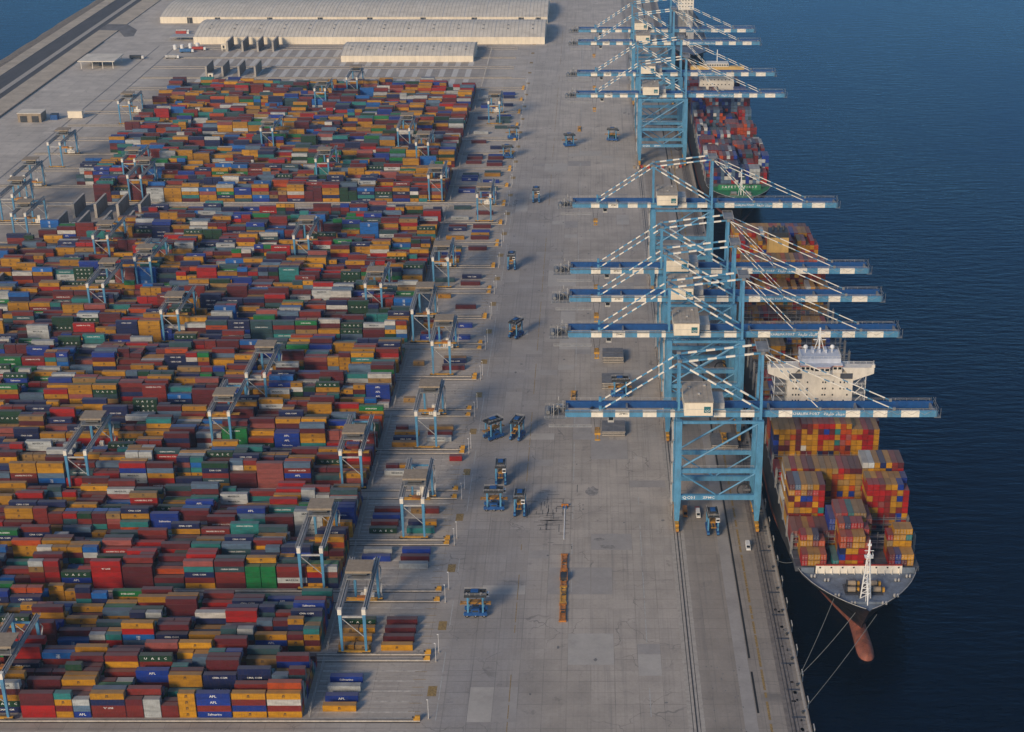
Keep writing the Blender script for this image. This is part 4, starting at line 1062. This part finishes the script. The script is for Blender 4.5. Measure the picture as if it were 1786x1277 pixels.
for i, (x, y, lab) in enumerate(((-360, 1466, 'small cream booth on legs by the corner of the far concrete walls'), (-376, 1598, 'small cream booth beside the farthest concrete walls'), (-352, 1015, 'small cream cabin with stripes inside the concrete bays'))):
    b = thing('booth', (x, y, 0), lab, 'booth'); MB().box(-2.4, 2.4, -1.8, 1.8, 2.4, 7.0, cream).build('cabin', b)
    for sx in (-2, 2):
        for sy in (-1.4, 1.4): MB().beam((sx, sy, 0), (sx, sy, 2.4), .35, .35, offwhite).build('leg', b)
    MB().box(-1, 1, -1.84, -1.8, 3, 6, dark).build('doorway', b)
# low grey shelter and lorries' park near the warehouse corner
b = thing('shelter', (-428, 1648, 0), 'low grey open shelter left of the long warehouse', 'shelter'); MB().box(-16, 14, 0, 16, 3.6, 4.1, steel_light).build('roof', b)
for x in (-15, -5, 5, 13):
    for y in (.5, 15): MB().beam((x, y, 0), (x, y, 3.6), .3, .3, steel).build('post', b)
# concrete bay walls
WS = [(3, 'front', -395, 884, 26), (4, 'middle', -363, 1004, 30), (4, 'rear', -363, 1048, 26), (4, 'far', -368, 1482, 30), (4, 'farthest', -372, 1595, 30)]
for n, nm, x, y, L in WS:
    for i in range(n):
        b = MB(); b.box(-.6, .6, 0, L, 0, 10.0, concrete_wall); b.box(-.9, .9, -.5, 0, 0, 10.1, sleeper); b.box(-.75, .75, 0, L, 10.0, 10.15, sleeper)  # paler front end has the sunlit face put into its colour
        tag(b.build('concrete_wall', None, (x + 15.6 * i, y, 0)), 'tall concrete bay wall, %s from the left in the %s set' % (nth(i + 1), nm), 'wall', 'concrete walls between bays')

# ------------------------------------------------------------------ ships
def hull(t, xc, tip, B, LOA, zd, bul, name_deck, deck_mat, bowL=40.0):
    hb = B / 2
    zs = [(-7, 16, 120, 1.1), (-3.5, 15, 112, 1.05), (0, 13, 100, 1.0), (5, 9, 78, .95), (10, 5, 56, .9), (zd, 0, bowL, .85), (zd + bul, -.6, bowL, .85)]
    ts = [0, 1, 2.5, 5, 8, 12, 16, 20, 26, 32, 40, 50, 62, 76, 92, 115, 140, LOA * .5, LOA - 60, LOA - 30, LOA - 12, LOA]
    def half(z0, L, ex, t_):
        u = (t_ - z0) / L
        h = 0.0 if u <= 0 else (hb if u >= 1 else hb * (1 - (1 - u) ** 2) ** ex)
        st = LOA - t_
        if st < 60: h = min(h, hb * (.72 + .28 * (st / 60)) if z0 < 5 else hb * (.45 + .55 * st / 60))
        return h
    b = MB(); n = len(zs)
    for sx in (-1, 1):
        vs_ = []
        for q in ts:
            for (z, z0, L, ex) in zs:
                tq = max(q, z0) if q < z0 else q
                vs_.append((sx * half(z0, L, ex, tq), tq, z))
        for i in range(len(ts) - 1):
            for j in range(n - 1):
                f = (i * n + j, (i + 1) * n + j, (i + 1) * n + j + 1, i * n + j + 1)
                zmid = zs[j + 1][0]
                b.add([vs_[k] for k in (f if sx > 0 else f[::-1])], [(0, 1, 2, 3)], red_boot if zmid <= 0.1 else hull_black)
    # transom
    e = [(sx * half(z0, L, ex, LOA), LOA, z) for (z, z0, L, ex) in zs for sx in (-1, 1)]
    for j in range(n - 1): b.add([e[2 * j], e[2 * j + 1], e[2 * j + 3], e[2 * j + 2]], [(0, 1, 2, 3)], hull_black)
    h = b.build('hull', t)
    # white sheer line under the rail
    b = MB(); z, z0, L, ex = zs[-1]
    pts = [(half(z0, L, ex, q), max(q, z0), z + .06) for q in ts if q < 170]
    for sx in (-1, 1):
        for p, q in zip(pts, pts[1:]): b.beam((sx * p[0], p[1], p[2]), (sx * q[0], q[1], q[2]), .22, .22, steel_light)
    b.build('rail', h)
    # bulb
    b = MB(); m_ = 14; vs_ = []; st = [(-5.0, .0), (-4.6, 1.3), (-3.6, 2.3), (-2, 3.0), (1, 3.35), (6, 3.4), (14, 3.2), (26, 3.2), (44, 3.6)]
    for (y, r) in st:
        for i in range(m_): a = 6.2832 * i / m_; vs_.append((r * math.cos(a), y, -3.6 + r * 1.02 * math.sin(a)))
    b.add(vs_, [(i * m_ + j, i * m_ + (j + 1) % m_, (i + 1) * m_ + (j + 1) % m_, (i + 1) * m_ + j) for i in range(len(st) - 1) for j in range(m_)], red_boot)
    bl = b.build('bulb', h)
    for p in bl.data.polygons: p.use_smooth = True
    # decks
    z, z0, L, ex = zs[-2]; b = MB()
    f = [q for q in ts if q <= 42]; vs_ = [(half(z0, L, ex, q) - .02, q, zd + .02) for q in f]; ps = vs_ + [(-x, y, zz) for x, y, zz in vs_[::-1]]
    k = len(f)
    for i in range(k - 1): b.add([(-vs_[i][0], vs_[i][1], zd), (vs_[i][0], vs_[i][1], zd), (vs_[i + 1][0], vs_[i + 1][1], zd), (-vs_[i + 1][0], vs_[i + 1][1], zd)], [(0, 1, 2, 3)], deck_mat)
    b.build('foredeck', t)
    b = MB(); f = [q for q in ts if q >= 40]; vs_ = [(half(z0, L, ex, q) - .02, q) for q in f]
    for i in range(len(f) - 1): b.add([(-vs_[i][0], vs_[i][1], zd - .3), (vs_[i][0], vs_[i][1], zd - .3), (vs_[i + 1][0], vs_[i + 1][1], zd - .3), (-vs_[i + 1][0], vs_[i + 1][1], zd - .3)], [(0, 1, 2, 3)], hatch_dark)
    b.build('main_deck', t)
    return half
def hatches(t, x0, ncol, ys, zb, zd):
    for y in ys:
        for a, b_ in ((0, 6), (6, 13), (13, ncol)):
            b = MB(); b.box(x0 + a * 2.5 + .1, x0 + b_ * 2.5 - .2, y - .3, y + 12.5, zd - .3, zb - .06, hatch_dark); b.box(x0 + a * 2.5 + .1, x0 + b_ * 2.5 - .2, y + 6.05, y + 6.15, zb - .06, zb - .02, steel); b.build('hatch_cover', t)
def lashing(t, x0, ncol, ys, z0, z1):
    for y in ys:
        b = MB(); W_ = ncol * 2.5
        for c in range(0, ncol + 1, 2): b.beam((x0 + c * 2.5, y, z0), (x0 + c * 2.5, y, z1 + 1), .22, .22, steel)
        z = z0 + 2.6
        while z <= z1 + .1: b.box(x0, x0 + W_, y - .5, y + .5, z, z + .12, steel); b.rail([(x0, y - .5, z + .12), (x0 + W_, y - .5, z + .12)], 1.0, steel_light, 5, .04, False); z += 2.6
        for sx in (0, ncol): b.box(x0 + sx * 2.5 - .5, x0 + sx * 2.5 + .5, y - .7, y + .7, z0, z1, steel)
        b.build('lashing_bridge', t)
# --- near ship
XC1, TIP1 = 107.3, 513.0
ship = thing('container_ship', (XC1, TIP1, 0), 'large black-hulled container ship with white bridge and rust-red bulbous bow, nearest', 'ship', 'container ships at the quay')
half1 = hull(ship, XC1, TIP1, 50.0, 396, 16.0, 1.1, 'fore', deck_grey)
ybays1 = [543.5, 558, 572.5, 587, 601.5, 616, 630.5, 645]; yb2 = [692 + 14.5 * i for i in range(8)] + [811, 825.5, 858, 872.5, 887]
rel = lambda ys: [y - TIP1 for y in ys]
hatches(ship, X1 - XC1, 20, rel(ybays1), 18, 16); hatches(ship, X1 - XC1, 20, rel(yb2), 20, 16)
lashing(ship, X1 - XC1, 20, rel([556.85, 571.35, 585.85, 600.3, 614.8, 629.4, 643.8, 658.6]), 16, 25); lashing(ship, X1 - XC1, 20, rel([690.8, 705.4, 719.8, 734.4, 748.9, 763.4, 777.9, 792.3, 809.5, 824.3, 856.8, 871.3]), 16, 31)
b = MB(); b.box(-17, 17.6, 28.0, 28.6, 16, 19.6, offwhite); b.box(-17, 17.6, 27.9, 28.7, 19.6, 19.9, redm)
for i in range(8): b.box(-15.3 + i * 4.5 - .35, -15.3 + i * 4.5 + .35, 27.96, 28.0, 18.4, 19.1, dark)
for i in range(12): b.hexa([(-16.5 + i * 3 - .1, 27, 16), (-16.5 + i * 3 + .1, 27, 16), (-16.5 + i * 3 + .1, 28, 16), (-16.5 + i * 3 - .1, 28, 16)], [(-16.5 + i * 3 - .1, 27.9, 18.5), (-16.5 + i * 3 + .1, 27.9, 18.5), (-16.5 + i * 3 + .1, 28, 18.5), (-16.5 + i * 3 - .1, 28, 18.5)], offwhite)
b.build('breakwater', ship)
for sx in (-1, 1):
    b = MB(); b.box(sx * 20.2 - 2.6, sx * 20.2 + 2.6, 28.1, 28.5, 16, 18.6, deck_grey); b.build('breakwater', ship)
    for dx, dy in ((5.0, 14), (4.2, 18.5)):
        b = MB(); b.tube((sx * dx - 1.6, dy, 17.3), (sx * dx + 1.6, dy, 17.3), 1.1, tan, 10); b.tube((sx * dx - 1.9, dy, 17.3), (sx * dx - 1.6, dy, 17.3), 1.5, dark, 10); b.tube((sx * dx + 1.6, dy, 17.3), (sx * dx + 1.9, dy, 17.3), 1.5, dark, 10)
        b.box(sx * dx - 2.4, sx * dx + 2.4, dy - 1.2, dy + 1.2, 16, 16.3, dark); b.box(sx * dx + 2.2, sx * dx + 3.2, dy - .6, dy + .6, 16.3, 18, yellow); b.build('winch', ship)
    for dx, dy in ((14, 22), (11.5, 10.5), (6.0, 5.0), (19, 25)):
        b = MB(); b.tube((sx * dx, dy, 16), (sx * dx, dy, 17.3), .45, steel_light, 8); b.tube((sx * dx + 1.3, dy, 16), (sx * dx + 1.3, dy, 17.3), .45, steel_light, 8); b.box(sx * dx - .6, sx * dx + 1.9, dy - .5, dy + .5, 16, 16.15, dark); b.build('bitts', ship)
    b = MB(); b.tube((sx * 2.2, 9.5, 16.3), (sx * 2.6, 15, 17.0), .3, dark); b.build('anchor_chain', ship)
b = MB(); b.box(-5.5, 5.5, 5.2, 6.0, 16.0, 16.9, deck_grey); b.box(-7.5, 7.5, 11.5, 19.8, 16.0, 16.06, hatch_dark); b.build('windlass_bed', ship)
b = MB()      # foremast
for sx in (-1, 1):
    b.beam((sx * 2.0, 9.5, 16), (sx * .45, 9.5, 36), .42, .42, white)
    b.beam((sx * 2.0 * .3, 6.0 - .5, 16), (sx * .3, 9.2, 36), .2, .2, white)
for i in range(9):
    z0, z1 = 16 + i * 2.2, 18.2 + i * 2.2; wa, wb = 2.0 - 1.55 * i / 9, 2.0 - 1.55 * (i + 1) / 9
    b.beam((-wa, 9.5, z0), (wb, 9.5, z1), .2, .2, white); b.beam((-wb, 9.5, z1), (wb, 9.5, z1), .2, .2, white)
b.beam((0, 4.2, 16), (0, 9.0, 27), .36, .36, white)
b.box(-1.6, 1.6, 8.3, 10.7, 34.6, 34.8, white); b.rail([(-1.6, 8.3, 34.8), (1.6, 8.3, 34.8), (1.6, 10.7, 34.8)], 1, white, 1.6, .06); b.tube((0, 9.5, 34.8), (0, 9.5, 42), .45, white, 8, .3); b.box(-.7, .7, 9.1, 9.9, 39.5, 40.3, white); b.box(-1.8, 1.8, 9.4, 9.6, 37.2, 37.4, white)
b.build('foremast', ship)
# bridge
br = MB(); y0 = 665 - TIP1
br.box(-15.3, 15.2, y0, y0 + 14, 16, 49.4, offwhite); bridge = br.build('superstructure', ship)
r4 = random.Random(12)
for row, z in enumerate((44.6, 41.4, 38.2, 35.2, 31.8, 28.6)):
    for x in (-12.6, -11.2, -9.8, -6.0, 1.2, 2.4, 6.0, 9.4, 11.2, 12.8):
        if row in (0, 1) or r4.random() < .68: MB().box(x - .34, x + .34, y0 - .05, y0, z - .42, z + .42, glass).build('window', bridge)
for sx in (-1, 1):
    b = MB()
    b.hexa([(x, y, z) for x, y, z in (((sx * 15.3), y0 - .5, 45.6), (sx * 24.6, y0 - .5, 49.2), (sx * 24.6, y0 + 4.5, 49.2), (sx * 15.3, y0 + 4.5, 45.6))][::sx], [(sx * 9.8, y0 - .5, 52.2), (sx * 24.6, y0 - .5, 52.2), (sx * 24.6, y0 + 4.5, 52.2), (sx * 9.8, y0 + 4.5, 52.2)][::sx], offwhite)
    b.box(sx * 24.2 - .7, sx * 24.2 + .7, y0 - .4, y0 + 1.2, 52.2, 53.6, offwhite); b.beam((sx * 24.2, y0, 53.6), (sx * 24.2, y0, 55.6), .2, .2, white)
    b.rail([(sx * 10, y0 + 4.4, 52.2), (sx * 24.5, y0 + 4.4, 52.2)], 1.1, white, 2.5, .06)
    b.build('bridge_wing', bridge)
for sx in (-1, 1): MB().box(sx * 11.9 - 2.9, sx * 11.9 + 2.9, y0 - .58, y0 - .52, 46.6, 49.4, hatch_dark).build('recess', bridge)
b = MB(); P3 = [(-9.6, 0), (-5.3, 0), (-3.6, -2.0), (3.6, -2.0), (5.3, 0), (9.6, 0), (9.6, 11), (-9.6, 11)]
def prism(b, P, z0, z1, m, dy=y0):
    n = len(P); vs_ = [(x, y + dy, z0) for x, y in P] + [(x, y + dy, z1) for x, y in P]
    b.add(vs_, [tuple(range(n))[::-1], tuple(range(n, 2 * n))] + [(i, (i + 1) % n, n + (i + 1) % n, n + i) for i in range(n)], m)
prism(b, [(x, y - .7) for x, y in P3], 49.4, 53.0, offwhite); wh = b.build('wheelhouse', bridge)
b = MB()
for (xa, ya), (xb, yb) in zip(P3[:5], P3[1:6]):
    L = math.hypot(xb - xa, yb - ya); n = max(1, int(L / 2.0))
    for i in range(n):
        u0, u1 = (i + .14) / n, (i + .86) / n; nx, ny = (yb - ya) / L, -(xb - xa) / L
        p = [(xa + (xb - xa) * u + nx * .05, ya + (yb - ya) * u + ny * .05 - .7 + y0) for u in (u0, u1)]
        b.add([(p[0][0], p[0][1], 51.4), (p[1][0], p[1][1], 51.4), (p[1][0], p[1][1], 52.6), (p[0][0], p[0][1], 52.6)], [(0, 1, 2, 3)], glass)
b.build('bridge_windows', wh)
b = MB(); prism(b, [(x * 1.04, y - .9) for x, y in P3], 53.0, 53.3, redm); prism(b, [(x * 1.03, y - .85) for x, y in P3], 53.3, 53.7, shiproof); b.box(-9.2, 9.2, y0 + 1.5, y0 + 13, 53.7, 56.0, shiproof)
for x in (-3, 0, 3): b.box(x - .5, x + .5, y0 + 8, y0 + 12.5, 56, 57.6, shiproof)
b.rail([(-9.2, y0 + 1.5, 56), (9.2, y0 + 1.5, 56), (9.2, y0 + 13, 56), (-9.2, y0 + 13, 56), (-9.2, y0 + 1.5, 56)], 1.1, white, 2, .06); b.build('roof', wh)
b = MB(); b.beam((0, y0 + 10, 56), (0, y0 + 10, 68), .7, .7, white); b.beam((-3, y0 + 10, 62), (3, y0 + 10, 62), .3, .3, white); b.beam((-2.2, y0 + 10, 65), (2.2, y0 + 10, 65), .3, .3, white); b.beam((-2.5, y0 + 10, 56), (-.3, y0 + 10, 64), .3, .3, white); b.beam((2.5, y0 + 10, 56), (.3, y0 + 10, 64), .3, .3, white)
for x in (-6.5, 6): b.tube((x, y0 + 9, 56), (x, y0 + 9, 58), .3, white); b.sphere((x, y0 + 9, 58.8), 1.1, white)
b.build('mast', bridge)
for sx in (-1, 1):
    b = MB()
    for i in range(5):
        z = 24 + i * 4.6; b.box(sx * 18.5 - 3.1, sx * 18.5 + 3.1, y0 + 1, y0 + 9, z, z + .2, steel); b.rail([(sx * 21.5, y0 + 1, z + .2), (sx * 21.5, y0 + 9, z + .2)], 1.1, white, 2, .07); b.rail([(sx * 15.5, y0 + 1, z + .2), (sx * 21.5, y0 + 1, z + .2)], 1.1, white, 2, .07)
        b.beam((sx * 16.2, y0 + 2, z), (sx * 20.5, y0 + 2, z + 4.6), .5, .2, white); b.beam((sx * 21.3, y0 + 1.2, z), (sx * 21.3, y0 + 1.2, z + 4.8), .3, .3, white)
    b.build('side_stair', bridge)
b = MB(); yf = 842 - TIP1
b.box(-14, 14, yf, yf + 12, 16, 42, offwhite); b.build('engine_casing', ship)
b = MB(); b.box(-5.6, 5.6, yf + 1, yf + 11, 42, 55, cream_y); b.box(-5.4, 5.4, yf + 1.2, yf + 10.8, 55, 58, dark)
for x in (-3, 0, 3): b.tube((x, yf + 6, 58), (x, yf + 6.5, 60.5), .7, dark)
b.build('funnel', ship)
# mooring ropes
for i, (p, q, lab) in enumerate((((96.6, 527.5, 15.0), (78.6, 492, .8), 'pale mooring rope from the near bow, upper of the pair meeting at one bollard'), ((102.3, 514.5, 14.5), (78.6, 492, .9), 'pale mooring rope from the near bow, lower of the pair meeting at one bollard'), ((110.5, 514, 14.0), (78.4, 472, .8), 'lowest mooring rope, crossing under the rust-red bulb'), ((83.0, 551, 15.5), (78.6, 578, .8), 'short mooring rope running back to the quay from the near ship shoulder'))):
    b = MB(); p, q = Vector(p), Vector(q); n = 10
    pts = [p.lerp(q, j / n) - Vector((0, 0, 1.1 * math.sin(math.pi * j / n))) for j in range(n + 1)]
    for a, c in zip(pts, pts[1:]): b.tube(a, c, .11, rope_m, 6)
    tag(b.build('mooring_rope'), lab, 'rope', 'mooring ropes')
# --- second ship
XC2, TIP2 = 104.0, 1024.0
s2 = thing('container_ship', (XC2, TIP2, 0), 'second container ship with a green bow deck and pale yellow bridge', 'ship', 'container ships at the quay')
hull(s2, XC2, TIP2, 45.0, 350, 20.0, 1.2, 'fore', deck_green, 36.0)
yb = [1058] + [1072.5 + 14.5 * i for i in range(13)] + [1291 + 14.5 * i for i in range(5)]
hatches(s2, X2 - XC2, 18, [y - TIP2 for y in yb], 22, 20); lashing(s2, X2 - XC2, 18, [y - TIP2 - 1.2 for y in yb[1:]], 20, 27)
b = MB(); b.box(-15, 15, 25.5, 26, 20, 23.6, deck_green); bw = b.build('breakwater', s2)
obj('lettering', text_mesh('S A F E T Y    F I R S T', 2.3, inkw, 1.15), bw, (0, 25.42, 22.0))
b = MB(); b.beam((0, 14, 20), (0, 14, 38), .7, .7, white); b.beam((-2, 14, 33), (2, 14, 33), .4, .4, white); b.beam((-2, 12, 20), (0, 14, 32), .3, .3, white); b.beam((2, 12, 20), (0, 14, 32), .3, .3, white); b.build('foremast', s2)
for sx in (-1, 1):
    b = MB(); b.tube((sx * 5 - 2, 14, 21.3), (sx * 5 + 2, 14, 21.3), 1.1, steel, 10); b.box(sx * 5 - 2.5, sx * 5 + 2.5, 12.8, 15.2, 20.02, 20.3, tan); b.build('winch', s2)
b = MB(); yq = 1270 - TIP2; b.box(-14, 14, yq, yq + 13, 20, 54, offwhite); sup = b.build('superstructure', s2)
b = MB(); b.box(-22, 22, yq - .6, yq + 4, 54, 57.5, cream_y); b.box(-9, 9, yq - 1, yq + 9, 57.5, 60, offwhite); b.build('bridge_wing', sup)
b = MB()
for i in range(9): b.box(-8 + i * 2 - .7, -8 + i * 2 + .7, yq - 1.05, yq - 1, 58.2, 59.3, glass)
for z in (50, 46, 42):
    for i in range(8): b.box(-11 + i * 3 - .4, -11 + i * 3 + .4, yq - .05, yq, z, z + .9, glass)
b.build('bridge_windows', sup)
b = MB(); b.beam((0, yq + 6, 60), (0, yq + 6, 70), .6, .6, white); b.beam((-2.5, yq + 6, 66), (2.5, yq + 6, 66), .3, .3, white); b.build('mast', sup)
b = MB(); b.box(-5, 5, 336, 346, 20, 20.5, steel); b.build('mooring_deck', s2)
# --- third ship, only its block shows
s3 = thing('container_ship', (101, 1520, 0), 'third ship at the far end of the quay, its cream deckhouse at the top edge', 'ship', 'container ships at the quay')
hull(s3, 101, 1520, 34.0, 230, 12.0, 1.1, 'fore', deck_grey, 34.0)
b = MB(); b.box(-9, 6, 120, 134, 12, 34, steel); b.box(-9.5, 6.5, 119.9, 134, 34, 52, offwhite); b.box(-15, 14, 119.5, 124, 46, 49.5, offwhite); sp3 = b.build('superstructure', s3)
b = MB()
for z in (43, 40, 37):
    for i in range(5): b.box(-8 + i * 3.1 - .5, -8 + i * 3.1 + .5, 119.84, 119.9, z, z + 1, glass)
b.box(-8, 5, 119.4, 119.45, 47, 48.6, glass); b.build('window', sp3)
b = MB(); b.beam((-2, 126, 52), (-2, 126, 62), .6, .6, white); b.build('mast', sp3)
b = MB()
for y in (40, 70, 95): b.box(-2, 2, y, y + 5, 12, 30, steel_light); b.beam((0, y + 2, 29), (0, y + 22, 34), 1, 1, steel_light)
b.build('deck_crane', s3)

# ------------------------------------------------------------------ evening haze
b = MB(); b.box(-9600, 9600, -3000, 16600, -10, 346, steel)
hz = b.build('haze'); tag(hz, 'thin blue evening haze over the port', 'haze', kind='stuff')
hm = bpy.data.materials.new('haze'); hm.use_nodes = True; t = hm.node_tree; t.nodes.remove(t.nodes['Principled BSDF'])
pv = t.nodes.new('ShaderNodeVolumePrincipled'); pv.inputs['Density'].default_value = .00006; pv.inputs['Color'].default_value = (.48, .72, .98, 1); pv.inputs['Anisotropy'].default_value = .1
t.links.new(pv.outputs[0], t.nodes['Material Output'].inputs['Volume']); hz.data.materials.clear(); hz.data.materials.append(hm)
